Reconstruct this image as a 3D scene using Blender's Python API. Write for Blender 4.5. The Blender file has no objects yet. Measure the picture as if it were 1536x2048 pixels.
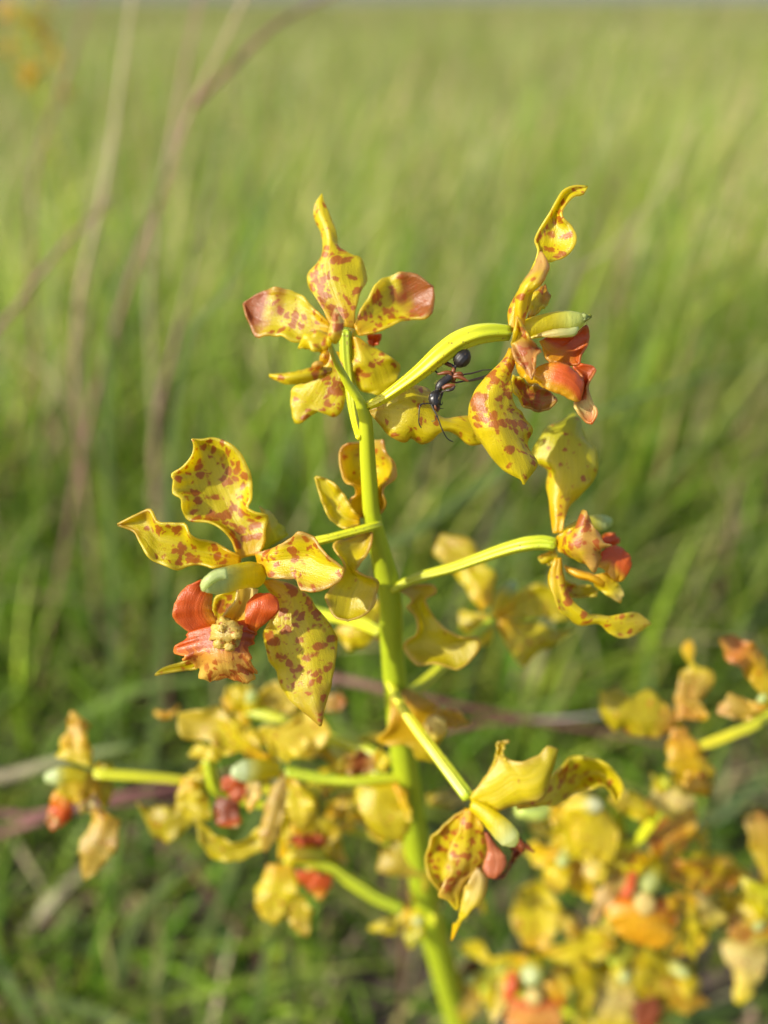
import bpy, math, random
import numpy as np
from mathutils import Vector, noise as mnoise

sc = bpy.context.scene
# ------------------------------------------------------------------ camera
CAM_H = 0.36
PITCH = math.radians(33.65)
FPX = 1539.0                      # focal length in photo pixels (1536 wide)
cam_d = bpy.data.cameras.new('camera')
cam = bpy.data.objects.new('camera', cam_d)
sc.collection.objects.link(cam)
cam.location = (0, 0, CAM_H)
cam.rotation_euler = (math.pi/2 - PITCH, 0, 0)
cam_d.sensor_fit = 'HORIZONTAL'
cam_d.sensor_width = 36.0
cam_d.lens = 36.0*FPX/1536.0
cam_d.clip_start = 0.004
cam_d.clip_end = 2000
cam_d.dof.use_dof = True
cam_d.dof.focus_distance = 0.110
cam_d.dof.aperture_fstop = 8.6
sc.camera = cam

# ------------------------------------------------------------------ world + sun
SUN = Vector((-0.74, -0.36, 0.60)).normalized()      # towards the sun
w = bpy.data.worlds.new('World'); sc.world = w; w.use_nodes = True
nt = w.node_tree
bg = nt.nodes['Background']
sky = nt.nodes.new('ShaderNodeTexSky'); sky.sky_type = 'NISHITA'; sky.sun_disc = False
sky.sun_elevation = math.asin(SUN.z)
sky.sun_rotation = math.atan2(SUN.x, SUN.y)
sky.air_density = 1.0; sky.dust_density = 2.0
nt.links.new(sky.outputs[0], bg.inputs[0]); bg.inputs[1].default_value = 0.14
sl = bpy.data.lights.new('sun', 'SUN'); sl.energy = 5.0; sl.angle = math.radians(0.55); sl.color = (1, 0.94, 0.82)
so = bpy.data.objects.new('sun', sl); sc.collection.objects.link(so)
so.location = (-3, -1, 4); so.rotation_euler = (-SUN).to_track_quat('-Z', 'Y').to_euler()
sc.view_settings.view_transform = 'Standard'; sc.view_settings.look = 'None'
sc.view_settings.gamma = 1.0; sc.view_settings.use_curve_mapping = False
sc.view_settings.exposure = 0.6
sc.render.engine = 'CYCLES'
cy = sc.cycles
cy.use_denoising = True
cy.max_bounces = 7; cy.diffuse_bounces = 4; cy.glossy_bounces = 2; cy.transmission_bounces = 5; cy.transparent_max_bounces = 4
cy.caustics_reflective = False; cy.caustics_refractive = False
cy.sample_clamp_indirect = 6.0

CO, SI = math.cos(PITCH), math.sin(PITCH)
def P(x, y, d):
    """photo pixel + depth along the optical axis (metres) -> world point"""
    u = (x-768.0)/FPX*d; v = -(y-1024.0)/FPX*d
    return np.array((u, d*CO + v*SI, CAM_H - d*SI + v*CO))
def vertical_depth(y, h):          # depth of a plumb line that stands h metres in front of the camera
    p = (y-1024.0)/FPX
    return h/(CO - p*SI)

rng = np.random.default_rng(7)
random.seed(7)

# ------------------------------------------------------------------ materials
def mat(name):
    m = bpy.data.materials.new(name); m.use_nodes = True
    n = m.node_tree; n.nodes.clear()
    out = n.nodes.new('ShaderNodeOutputMaterial')
    return m, n, out
def N(n, t, **k):
    q = n.nodes.new(t)
    for a, b in k.items(): setattr(q, a, b)
    return q
def L(n, a, b): n.links.new(a, b)
def math_node(n, op, a, b=None, c=None):
    q = N(n, 'ShaderNodeMath', operation=op)
    for i, v in enumerate((a, b, c)):
        if v is None: continue
        if isinstance(v, (int, float)): q.inputs[i].default_value = v
        else: L(n, v, q.inputs[i])
    return q.outputs[0]
def mixc(n, f, a, b):
    q = N(n, 'ShaderNodeMix', data_type='RGBA')
    for s, v in ((q.inputs[0], f), (q.inputs[6], a), (q.inputs[7], b)):
        if isinstance(v, (int, float)): s.default_value = v
        elif isinstance(v, tuple): s.default_value = (*v, 1)
        else: L(n, v, s)
    return q.outputs[2]

def petal_material():
    m, n, out = mat('petal')
    tint = N(n, 'ShaderNodeAttribute', attribute_name='tint')
    sp = N(n, 'ShaderNodeAttribute', attribute_name='spot')
    uv = N(n, 'ShaderNodeAttribute', attribute_name='puv')
    # warped cells -> irregular blotches
    nz = N(n, 'ShaderNodeTexNoise'); nz.inputs['Scale'].default_value = 0.9; nz.inputs['Detail'].default_value = 3
    L(n, uv.outputs['Vector'], nz.inputs['Vector'])
    vm = N(n, 'ShaderNodeVectorMath', operation='MULTIPLY_ADD')
    L(n, nz.outputs['Color'], vm.inputs[0]); vm.inputs[1].default_value = (1.7, 2.1, 0); L(n, uv.outputs['Vector'], vm.inputs[2])
    vo = N(n, 'ShaderNodeTexVoronoi', feature='F1'); vo.inputs['Scale'].default_value = 0.80; vo.inputs['Randomness'].default_value = 0.9
    L(n, vm.outputs[0], vo.inputs['Vector'])
    sep = N(n, 'ShaderNodeSeparateColor'); L(n, vo.outputs['Color'], sep.inputs[0])
    rad = math_node(n, 'MULTIPLY', math_node(n, 'ADD', math_node(n, 'MULTIPLY', sep.outputs[0], 0.72), 0.16), sp.outputs['Fac'])
    dd = math_node(n, 'SUBTRACT', rad, vo.outputs['Distance'])
    mask = N(n, 'ShaderNodeMapRange', interpolation_type='SMOOTHSTEP'); L(n, dd, mask.inputs[0])
    mask.inputs[1].default_value = -0.10; mask.inputs[2].default_value = 0.10
    # fine freckles
    vo2 = N(n, 'ShaderNodeTexVoronoi', feature='F1'); vo2.inputs['Scale'].default_value = 1.7
    L(n, vm.outputs[0], vo2.inputs['Vector'])
    sep2 = N(n, 'ShaderNodeSeparateColor'); L(n, vo2.outputs['Color'], sep2.inputs[0])
    r2 = math_node(n, 'MULTIPLY', math_node(n, 'SUBTRACT', sep2.outputs[1], 0.55), math_node(n, 'MULTIPLY', sp.outputs['Fac'], 0.8))
    m2 = N(n, 'ShaderNodeMapRange', interpolation_type='SMOOTHSTEP'); L(n, math_node(n, 'SUBTRACT', r2, vo2.outputs['Distance']), m2.inputs[0])
    m2.inputs[1].default_value = -0.06; m2.inputs[2].default_value = 0.06
    mk = math_node(n, 'MAXIMUM', mask.outputs[0], math_node(n, 'MULTIPLY', m2.outputs[0], 0.8))
    # veins run along the petal
    mp = N(n, 'ShaderNodeMapping'); mp.inputs['Scale'].default_value = (0.12, 2.2, 1); L(n, uv.outputs['Vector'], mp.inputs['Vector'])
    ve = N(n, 'ShaderNodeTexNoise'); ve.inputs['Scale'].default_value = 1.0; ve.inputs['Detail'].default_value = 2; L(n, mp.outputs[0], ve.inputs['Vector'])
    vary = N(n, 'ShaderNodeTexNoise'); vary.inputs['Scale'].default_value = 0.25; L(n, uv.outputs['Vector'], vary.inputs['Vector'])
    spotc = mixc(n, vary.outputs['Fac'], (0.54, 0.145, 0.010), (0.40, 0.075, 0.018))
    basec = mixc(n, math_node(n, 'MULTIPLY', ve.outputs['Fac'], 0.45), tint.outputs['Color'], (0.50, 0.34, 0.01))
    c = mixc(n, math_node(n, 'MULTIPLY', mk, 0.86), tint.outputs['Color'], spotc)
    hs = N(n, 'ShaderNodeHueSaturation'); L(n, c, hs.inputs['Color'])
    L(n, math_node(n, 'ADD', math_node(n, 'MULTIPLY', ve.outputs['Fac'], 0.3), 0.85), hs.inputs['Value'])
    c = hs.outputs[0]
    # relief: veins + cell sparkle
    fine = N(n, 'ShaderNodeTexNoise'); fine.inputs['Scale'].default_value = 6.0; fine.inputs['Detail'].default_value = 1; L(n, uv.outputs['Vector'], fine.inputs['Vector'])
    hgt = math_node(n, 'ADD', math_node(n, 'MULTIPLY', ve.outputs['Fac'], 0.6), math_node(n, 'MULTIPLY', fine.outputs['Fac'], 0.42))
    bp = N(n, 'ShaderNodeBump'); bp.inputs['Strength'].default_value = 0.65; bp.inputs['Distance'].default_value = 0.00028; L(n, hgt, bp.inputs['Height'])
    pr = N(n, 'ShaderNodeBsdfPrincipled'); L(n, c, pr.inputs['Base Color'])
    pr.inputs['Roughness'].default_value = 0.36; pr.inputs['Specular IOR Level'].default_value = 0.8
    pr.inputs['Coat Weight'].default_value = 0.3; pr.inputs['Coat Roughness'].default_value = 0.42
    L(n, bp.outputs[0], pr.inputs['Normal']); L(n, bp.outputs[0], pr.inputs['Coat Normal'])
    tr = N(n, 'ShaderNodeBsdfTranslucent')
    hs2 = N(n, 'ShaderNodeHueSaturation'); hs2.inputs['Saturation'].default_value = 1.05; hs2.inputs['Value'].default_value = 1.15
    L(n, c, hs2.inputs['Color']); L(n, hs2.outputs[0], tr.inputs['Color']); L(n, bp.outputs[0], tr.inputs['Normal'])
    mx = N(n, 'ShaderNodeMixShader'); mx.inputs[0].default_value = 0.58
    L(n, pr.outputs[0], mx.inputs[1]); L(n, tr.outputs[0], mx.inputs[2]); L(n, mx.outputs[0], out.inputs[0])
    return m
M_PETAL = petal_material()

def stem_material(name, flecks):
    m, n, out = mat(name)
    tint = N(n, 'ShaderNodeAttribute', attribute_name='tint')
    tc = N(n, 'ShaderNodeTexCoord')
    uv = N(n, 'ShaderNodeAttribute', attribute_name='puv')
    nz = N(n, 'ShaderNodeTexNoise'); nz.inputs['Scale'].default_value = 120; nz.inputs['Detail'].default_value = 4; L(n, tc.outputs['Object'], nz.inputs['Vector'])
    c = mixc(n, math_node(n, 'MULTIPLY', nz.outputs['Fac'], 0.35), tint.outputs['Color'], (0.40, 0.46, 0.012))
    if flecks:
        vo = N(n, 'ShaderNodeTexVoronoi', feature='F1'); vo.inputs['Scale'].default_value = 2600
        L(n, tc.outputs['Object'], vo.inputs['Vector'])
        sep = N(n, 'ShaderNodeSeparateColor'); L(n, vo.outputs['Color'], sep.inputs[0])
        n2 = N(n, 'ShaderNodeTexNoise'); n2.inputs['Scale'].default_value = 220; L(n, tc.outputs['Object'], n2.inputs['Vector'])
        r = math_node(n, 'MULTIPLY', math_node(n, 'SUBTRACT', sep.outputs[0], 0.62), math_node(n, 'MULTIPLY', n2.outputs['Fac'], 2.2))
        mr = N(n, 'ShaderNodeMapRange'); L(n, math_node(n, 'SUBTRACT', r, vo.outputs['Distance']), mr.inputs[0])
        mr.inputs[1].default_value = -0.05; mr.inputs[2].default_value = 0.05
        c = mixc(n, math_node(n, 'MULTIPLY', mr.outputs[0], 0.7), c, (0.16, 0.06, 0.02))
    bp = N(n, 'ShaderNodeBump'); bp.inputs['Strength'].default_value = 0.25; bp.inputs['Distance'].default_value = 0.0002; L(n, nz.outputs['Fac'], bp.inputs['Height'])
    pr = N(n, 'ShaderNodeBsdfPrincipled'); L(n, c, pr.inputs['Base Color']); L(n, bp.outputs[0], pr.inputs['Normal'])
    pr.inputs['Roughness'].default_value = 0.4
    pr.inputs['Subsurface Weight'].default_value = 0.5
    pr.inputs['Subsurface Radius'].default_value = (1.0, 0.9, 0.15); pr.inputs['Subsurface Scale'].default_value = 0.0011
    L(n, pr.outputs[0], out.inputs[0])
    return m
M_STEM = stem_material('orchid_stem', False)
M_PED = stem_material('orchid_pedicel', True)

def blade_material(name, rough=0.5, trans=0.45):
    m, n, out = mat(name)
    at = N(n, 'ShaderNodeAttribute', attribute_name='tint')
    tc = N(n, 'ShaderNodeTexCoord')
    nz = N(n, 'ShaderNodeTexNoise'); nz.inputs['Scale'].default_value = 45; nz.inputs['Detail'].default_value = 3; L(n, tc.outputs['Object'], nz.inputs['Vector'])
    hs = N(n, 'ShaderNodeHueSaturation'); L(n, at.outputs['Color'], hs.inputs['Color'])
    L(n, math_node(n, 'ADD', math_node(n, 'MULTIPLY', nz.outputs['Fac'], 0.6), 0.7), hs.inputs['Value'])
    pr = N(n, 'ShaderNodeBsdfPrincipled'); L(n, hs.outputs[0], pr.inputs['Base Color']); pr.inputs['Roughness'].default_value = rough
    pr.inputs['Specular IOR Level'].default_value = 0.3
    tr = N(n, 'ShaderNodeBsdfTranslucent'); L(n, hs.outputs[0], tr.inputs['Color'])
    mx = N(n, 'ShaderNodeMixShader'); mx.inputs[0].default_value = trans
    L(n, pr.outputs[0], mx.inputs[1]); L(n, tr.outputs[0], mx.inputs[2]); L(n, mx.outputs[0], out.inputs[0])
    return m
M_GRASS = blade_material('grass_blade')

def ground_material():
    m, n, out = mat('soil')
    tc = N(n, 'ShaderNodeTexCoord')
    a = N(n, 'ShaderNodeTexNoise'); a.inputs['Scale'].default_value = 9; a.inputs['Detail'].default_value = 8; L(n, tc.outputs['Object'], a.inputs['Vector'])
    b = N(n, 'ShaderNodeTexNoise'); b.inputs['Scale'].default_value = 90; b.inputs['Detail'].default_value = 6; L(n, tc.outputs['Object'], b.inputs['Vector'])
    c = mixc(n, a.outputs['Fac'], (0.035, 0.025, 0.017), (0.11, 0.08, 0.055))
    c = mixc(n, math_node(n, 'MULTIPLY', b.outputs['Fac'], 0.5), c, (0.10, 0.07, 0.05))
    # far away the meadow cover itself is the surface
    geo = N(n, 'ShaderNodeNewGeometry'); ln = N(n, 'ShaderNodeVectorMath', operation='LENGTH'); L(n, geo.outputs['Position'], ln.inputs[0])
    mr = N(n, 'ShaderNodeMapRange'); L(n, ln.outputs['Value'], mr.inputs[0]); mr.inputs[1].default_value = 1.5; mr.inputs[2].default_value = 8.0
    f = N(n, 'ShaderNodeTexNoise'); f.inputs['Scale'].default_value = 1.3; f.inputs['Detail'].default_value = 6; L(n, tc.outputs['Object'], f.inputs['Vector'])
    g = mixc(n, f.outputs['Fac'], (0.15, 0.18, 0.055), (0.24, 0.23, 0.11))
    c = mixc(n, mr.outputs[0], c, g)
    bp = N(n, 'ShaderNodeBump'); bp.inputs['Strength'].default_value = 0.8; bp.inputs['Distance'].default_value = 0.004; L(n, b.outputs['Fac'], bp.inputs['Height'])
    pr = N(n, 'ShaderNodeBsdfPrincipled'); L(n, c, pr.inputs['Base Color']); pr.inputs['Roughness'].default_value = 0.9; L(n, bp.outputs[0], pr.inputs['Normal'])
    L(n, pr.outputs[0], out.inputs[0])
    return m
M_SOIL = ground_material()

def simple(name, col, rough, spec=0.5, coat=0.0, var=0.3, scale=1500):
    m, n, out = mat(name)
    tc = N(n, 'ShaderNodeTexCoord')
    nz = N(n, 'ShaderNodeTexNoise'); nz.inputs['Scale'].default_value = scale; nz.inputs['Detail'].default_value = 3; L(n, tc.outputs['Object'], nz.inputs['Vector'])
    c = mixc(n, nz.outputs['Fac'], col, tuple(v*(1+var*2) for v in col))
    pr = N(n, 'ShaderNodeBsdfPrincipled'); L(n, c, pr.inputs['Base Color']); pr.inputs['Roughness'].default_value = rough
    pr.inputs['Specular IOR Level'].default_value = spec; pr.inputs['Coat Weight'].default_value = coat; pr.inputs['Coat Roughness'].default_value = 0.2
    bp = N(n, 'ShaderNodeBump'); bp.inputs['Strength'].default_value = 0.3; bp.inputs['Distance'].default_value = 0.00003; L(n, nz.outputs['Fac'], bp.inputs['Height'])
    L(n, bp.outputs[0], pr.inputs['Normal'])
    L(n, pr.outputs[0], out.inputs[0])
    return m

# ------------------------------------------------------------------ object helpers
ORIGIN = {}
def wloc(o): return ORIGIN.get(o.name, np.zeros(3)) if o is not None else np.zeros(3)
def empty(name, loc, parent=None):
    o = bpy.data.objects.new(name, None); sc.collection.objects.link(o)
    o.empty_display_size = 0.005
    loc = np.asarray(loc, float)
    o.location = Vector(loc - wloc(parent)); o.parent = parent
    ORIGIN[o.name] = loc
    return o
def tag(o, label, cat, group=None):
    o['label'] = label; o['category'] = cat
    if group: o['group'] = group
def build(name, V, F, material, parent=None, tint=None, spot=None, puv=None, smooth=True, origin=None):
    V = np.asarray(V, float)
    me = bpy.data.meshes.new(name)
    org = wloc(parent) if parent is not None else (np.zeros(3) if origin is None else np.asarray(origin, float))
    me.from_pydata((V-org).tolist(), [], F)
    if tint is not None:
        a = me.attributes.new('tint', 'FLOAT_COLOR', 'POINT')
        c = np.ones((len(V), 4)); c[:, :3] = tint; a.data.foreach_set('color', c.ravel())
    if spot is not None:
        a = me.attributes.new('spot', 'FLOAT', 'POINT'); a.data.foreach_set('value', np.broadcast_to(spot, len(V)).astype(float).copy())
    if puv is not None:
        a = me.attributes.new('puv', 'FLOAT_VECTOR', 'POINT'); a.data.foreach_set('vector', np.asarray(puv, float).ravel())
    if smooth: me.polygons.foreach_set('use_smooth', [True]*len(me.polygons))
    me.materials.append(material)
    o = bpy.data.objects.new(name, me); sc.collection.objects.link(o)
    if parent is not None: o.parent = parent
    else: o.location = Vector(org)
    ORIGIN[o.name] = org
    return o

def spline(pts, n, k=None):
    """Catmull-Rom through pts, n samples at even chord length"""
    p = np.asarray(pts, float)
    if len(p) == 2:
        t = np.linspace(0, 1, n)[:, None]; return p[0]*(1-t)+p[1]*t
    q = np.vstack((2*p[0]-p[1], p, 2*p[-1]-p[-2]))
    out = []
    for i in range(1, len(q)-2):
        t = np.linspace(0, 1, 12, endpoint=False)[:, None]
        a, b, c, d = q[i-1], q[i], q[i+1], q[i+2]
        out.append(0.5*((2*b)+(-a+c)*t+(2*a-5*b+4*c-d)*t**2+(-a+3*b-3*c+d)*t**3))
    out = np.vstack(out+[p[-1:]])
    s = np.r_[0, np.cumsum(np.linalg.norm(np.diff(out, axis=0), axis=1))]
    t = np.linspace(0, s[-1], n)
    return np.stack([np.interp(t, s, out[:, j]) for j in range(p.shape[1])], 1)

def grid_faces(nu, nv, wrap=False):
    F = []
    for i in range(nu-1):
        for j in range(nv if wrap else nv-1):
            k = (j+1) % nv
            F.append((i*nv+j, i*nv+k, (i+1)*nv+k, (i+1)*nv+j))
    return F

# pigments (linear base colours)
YEL = np.array((0.70, 0.59, 0.006)); DEEP = np.array((0.73, 0.47, 0.004)); OLIVE = np.array((0.53, 0.44, 0.008))
RED = np.array((0.40, 0.095, 0.018)); ORANGE = np.array((0.68, 0.145, 0.012)); CREAM = np.array((0.72, 0.60, 0.22))
GREENY = np.array((0.52, 0.52, 0.015)); PALE = np.array((0.55, 0.62, 0.26)); DARKRED = np.array((0.20, 0.048, 0.010)); TAN = np.array((0.55, 0.40, 0.06))

def ramp(stops, u):
    us = [s[0] for s in stops]; cs = np.array([s[1] for s in stops])
    return np.stack([np.interp(u, us, cs[:, j]) for j in range(3)], -1)

def sheet(name, A, B, M=None, parent=None, cup=0.0, cols=None, spots=0.7, ruffle=0.85, nu=30, nv=13, thick=0.00032, mid_at=0.5, edge=None, blot=None, rough_edge=0.25, cross=None, lobe=0.0):
    """a petal-like sheet lofted between two edge rails (3D, metres); M is an optional mid rail; cup in mm bows it along its normal"""
    a = spline(A, nu); b = spline(B, nu)
    u = np.linspace(0, 1, nu)
    ph = rng.uniform(0, 6.28, 8)
    m = spline(M, nu) if M is not None else (a+b)/2
    v = np.linspace(0, 1, nv)
    q = 2*v-1
    # quadratic through a, m, b
    la, lm, lb = (q*(q-1)/2), (1-q*q), (q*(q+1)/2)
    G = a[:, None]*la[None, :, None] + m[:, None]*lm[None, :, None] + b[:, None]*lb[None, :, None]
    du = np.gradient(G, axis=0); dv = np.gradient(G, axis=1)
    nn = np.cross(du, dv); ln = np.linalg.norm(nn, axis=2, keepdims=True); nn = nn/np.maximum(ln, 1e-12)
    mean = nn.reshape(-1, 3).mean(0); mean /= max(np.linalg.norm(mean), 1e-9)
    tocam = np.array((0, 0, CAM_H))-G.reshape(-1, 3).mean(0)
    if mean@tocam < 0: mean = -mean
    env = np.sin(np.pi*np.clip(u*0.92+0.08, 0, 1))**0.6
    wid = np.linalg.norm(a-b, axis=1)
    # bow (cup > 0: middle towards the camera side)
    off = cup*1e-3*env[:, None]*(1-q[None, :]**2)
    # ruffled margins
    eL = (np.sin(u*13+ph[0])+0.7*np.sin(u*23+ph[1])+0.4*np.sin(u*37+ph[2]))
    eR = (np.sin(u*14+ph[3])+0.7*np.sin(u*21+ph[4])+0.4*np.sin(u*39+ph[5]))
    wgt = np.where(q < 0, np.abs(q)**2.2, 0)[None, :]*eL[:, None] + np.where(q > 0, np.abs(q)**2.2, 0)[None, :]*eR[:, None]
    off = off + ruffle*0.55e-3*env[:, None]*wgt
    # crease along the mid vein + gentle waviness over the blade
    off = off - 0.10e-3*env[:, None]*np.exp(-(q[None, :]/0.12)**2)
    wav = np.sin(u[:, None]*6+q[None, :]*2.1+ph[6])*np.sin(u[:, None]*3.1-q[None, :]*2.7+ph[7])
    off = off + 0.35e-3*ruffle*env[:, None]*wav
    crk = np.array([mnoise.noise(Vector(x*520)) + 0.5*mnoise.noise(Vector(x*1300)) for x in G.reshape(-1, 3)]).reshape(nu, nv)
    off = off + 0.30e-3*crk*env[:, None]*(0.35+0.65*np.abs(q)[None, :])
    G = G + off[..., None]*mean
    # nibbled, uneven outline
    side = dv/np.maximum(np.linalg.norm(dv, axis=2, keepdims=True), 1e-12)
    jag = (np.abs(q)**4)[None, :]*(np.sin(u*47+ph[2])*0.6+np.sin(u*71+ph[5])*0.4)[:, None]*np.sign(q)[None, :]
    G = G + side*(jag*rough_edge*0.25e-3*env[:, None])[..., None]
    if lobe:
        lb_ = np.where(q < 0, 1, 0)[None, :]*(np.sin(u*17+ph[1])+0.8*np.sin(u*29+ph[3]))[:, None] + np.where(q > 0, 1, 0)[None, :]*(np.sin(u*15+ph[4])+0.8*np.sin(u*27+ph[6]))[:, None]
        G = G + side*(lb_*np.abs(q)[None, :]**3*np.sign(q)[None, :]*lobe*0.3e-3*env[:, None])[..., None]
    # surface coordinates in mm
    su = np.r_[0, np.cumsum(np.linalg.norm(np.diff(G[:, nv//2], axis=0), axis=1))]*1e3
    sv = (v-0.5)[None, :]*wid[:, None]*1e3
    puv = np.stack((np.repeat(su[:, None], nv, 1), sv, np.zeros((nu, nv))), -1) + np.array((*rng.uniform(0, 200, 2), 0))
    U = np.repeat(u[:, None], nv, 1); Q = np.repeat(q[None, :], nu, 0)
    cols = cols or [(0, DEEP), (0.25, YEL), (1, YEL)]
    T = ramp(cols, U)
    if edge is not None:          # pigment towards the margin
        f = np.clip((np.abs(Q)-edge[1])/(1-edge[1]), 0, 1)[..., None]*edge[2]
        T = T*(1-f)+edge[0]*f
    if cross is not None:         # (colour, q0, q1, strength): pigment that changes from one margin to the other
        f = np.clip((Q-cross[1])/(cross[2]-cross[1]), 0, 1)
        f = (f*f*(3-2*f))[..., None]*cross[3]
        T = T*(1-f)+cross[0]*f
    if blot is not None:          # (colour, u0, u1, strength): an irregular patch over part of the blade
        nzv = np.array([mnoise.noise(Vector((x*0.5, y*0.5, 3.1))) for x, y, _ in puv.reshape(-1, 3)]).reshape(nu, nv)
        f = np.clip((U-blot[1])/(max(blot[2]-blot[1], 1e-3))*1.2+nzv*0.9, 0, 1)
        f = (f*f*(3-2*f))[..., None]*blot[3]
        T = T*(1-f)+blot[0]*f
    rim = (np.abs(Q) > 0.99)[..., None]*0.22*np.clip(U*4, 0, 1)[..., None]
    T = T*(1-rim)+np.array((0.74, 0.60, 0.14))*rim
    S = spots*(0.85+0.25*np.sin(U*3+1))*np.clip(U*9, 0.4, 1)*np.where(np.abs(Q) > 0.99, 0.35, 1)
    o = build(name, G.reshape(-1, 3), grid_faces(nu, nv), M_PETAL, parent, T.reshape(-1, 3), S.reshape(-1), puv.reshape(-1, 3))
    md = o.modifiers.new('thickness', 'SOLIDIFY'); md.thickness = thick; md.offset = 0
    return o

def tube(name, pts, radii, material, parent=None, cols=None, ns=14, nu=None, ridges=0, ridge_amp=0.08, flat=1.0, spot=0.0, close=True, origin=None, flat_dir=None):
    pts = np.asarray(pts, float)
    nu = nu or max(8, len(pts)*5)
    c = spline(pts, nu)
    s = np.r_[0, np.cumsum(np.linalg.norm(np.diff(pts, axis=0), axis=1))]; s /= s[-1]
    r = np.interp(np.linspace(0, 1, nu), s, radii) if np.ndim(radii) and len(radii) == len(pts) else (np.interp(np.linspace(0, 1, nu), np.linspace(0, 1, len(radii)), radii) if np.ndim(radii) else np.full(nu, radii))
    t = np.gradient(c, axis=0); t /= np.linalg.norm(t, axis=1, keepdims=True)
    ref = np.array((0.3, -1, 0.2)) if flat_dir is None else np.asarray(flat_dir, float)
    n0 = ref - t[0]*(ref@t[0]); n0 /= np.linalg.norm(n0)
    V = []; ang = np.linspace(0, 2*np.pi, ns, endpoint=False)
    for i in range(nu):
        n0 = n0 - t[i]*(n0@t[i]); n0 /= np.linalg.norm(n0)
        b0 = np.cross(t[i], n0)
        rr = r[i]*(1+ridge_amp*np.cos(ridges*ang)) if ridges else np.full(ns, r[i])
        V.append(c[i]+rr[:, None]*(np.cos(ang)[:, None]*n0*flat+np.sin(ang)[:, None]*b0))
    V = np.vstack(V); F = grid_faces(nu, ns, True)
    if close:
        V = np.vstack((V, c[0]-t[0]*r[0]*0.4, c[-1]+t[-1]*r[-1]*0.5)); k = nu*ns
        for j in range(ns):
            F.append((k, (j+1) % ns, j)); F.append((k+1, (nu-1)*ns+j, (nu-1)*ns+(j+1) % ns))
    u = np.repeat(np.linspace(0, 1, nu), ns)
    if close: u = np.r_[u, 0, 1]
    T = ramp(cols or [(0, GREENY), (1, GREENY)], u)
    puv = (V*1000)[:, [2, 0, 1]]
    return build(name, V, F, material, parent, T, spot, puv, origin=origin)

# ------------------------------------------------------------------ tracing helpers: rails are written in enlarged-crop pixels
CROP = [0, 0, 1.0]; DEPTH = [0.11]
def crop(x0, y0, s): CROP[:] = [x0, y0, s]
def base_depth(mm): DEPTH[0] = mm/1000
def px(s): return [tuple(map(float, q.split(','))) for q in s.split()]
def rail(s, z=(0, 0)):
    """'x,y x,y ...' + depth offsets in mm spread evenly along the rail (positive = farther)"""
    p = px(s); n = len(p)
    zz = np.interp(np.linspace(0, 1, n), np.linspace(0, 1, len(z)), z)
    return [P(CROP[0]+x/CROP[2], CROP[1]+y/CROP[2], DEPTH[0]+k*1e-3) for (x, y), k in zip(p, zz)]
def pet(name, parent, A, B, M=None, z=(0, 0), za=None, zb=None, zm=None, **k):
    a = rail(A, za or z); b = rail(B, zb or z)
    m = rail(M, zm or z) if M else None
    if DEPTH[0] > 0.135:
        if 'cup' in k: k['cup'] *= 0.55
        if not name.startswith('lip'):
            k['lobe'] = 0.7; k['ruffle'] = k.get('ruffle', 1.2); k['spots'] = max(k.get('spots', 0), 0.36)
    return sheet(name, a, b, m, parent, **k)

# ================================================================== setting: ground
def make_ground():
    n = 150
    t = np.linspace(-1, 1, n)
    g = np.sinh(t*7.2)/math.sinh(7.2)*900
    X, Y = np.meshgrid(g, g+0.3, indexing='ij')
    Z = np.zeros_like(X)
    for i in range(n):
        for j in range(n):
            r = math.hypot(X[i, j], Y[i, j])
            if r < 40:
                Z[i, j] = 0.010*mnoise.fractal(Vector((X[i, j]*9, Y[i, j]*9, 0)), 1, 2, 4)*math.exp(-r/12)
    V = np.stack((X, Y, Z), -1).reshape(-1, 3)
    o = build('ground', V, grid_faces(n, n), M_SOIL)
    o['kind'] = 'structure'; o['label'] = 'brown soil of the open meadow under the grass'
make_ground()

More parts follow.
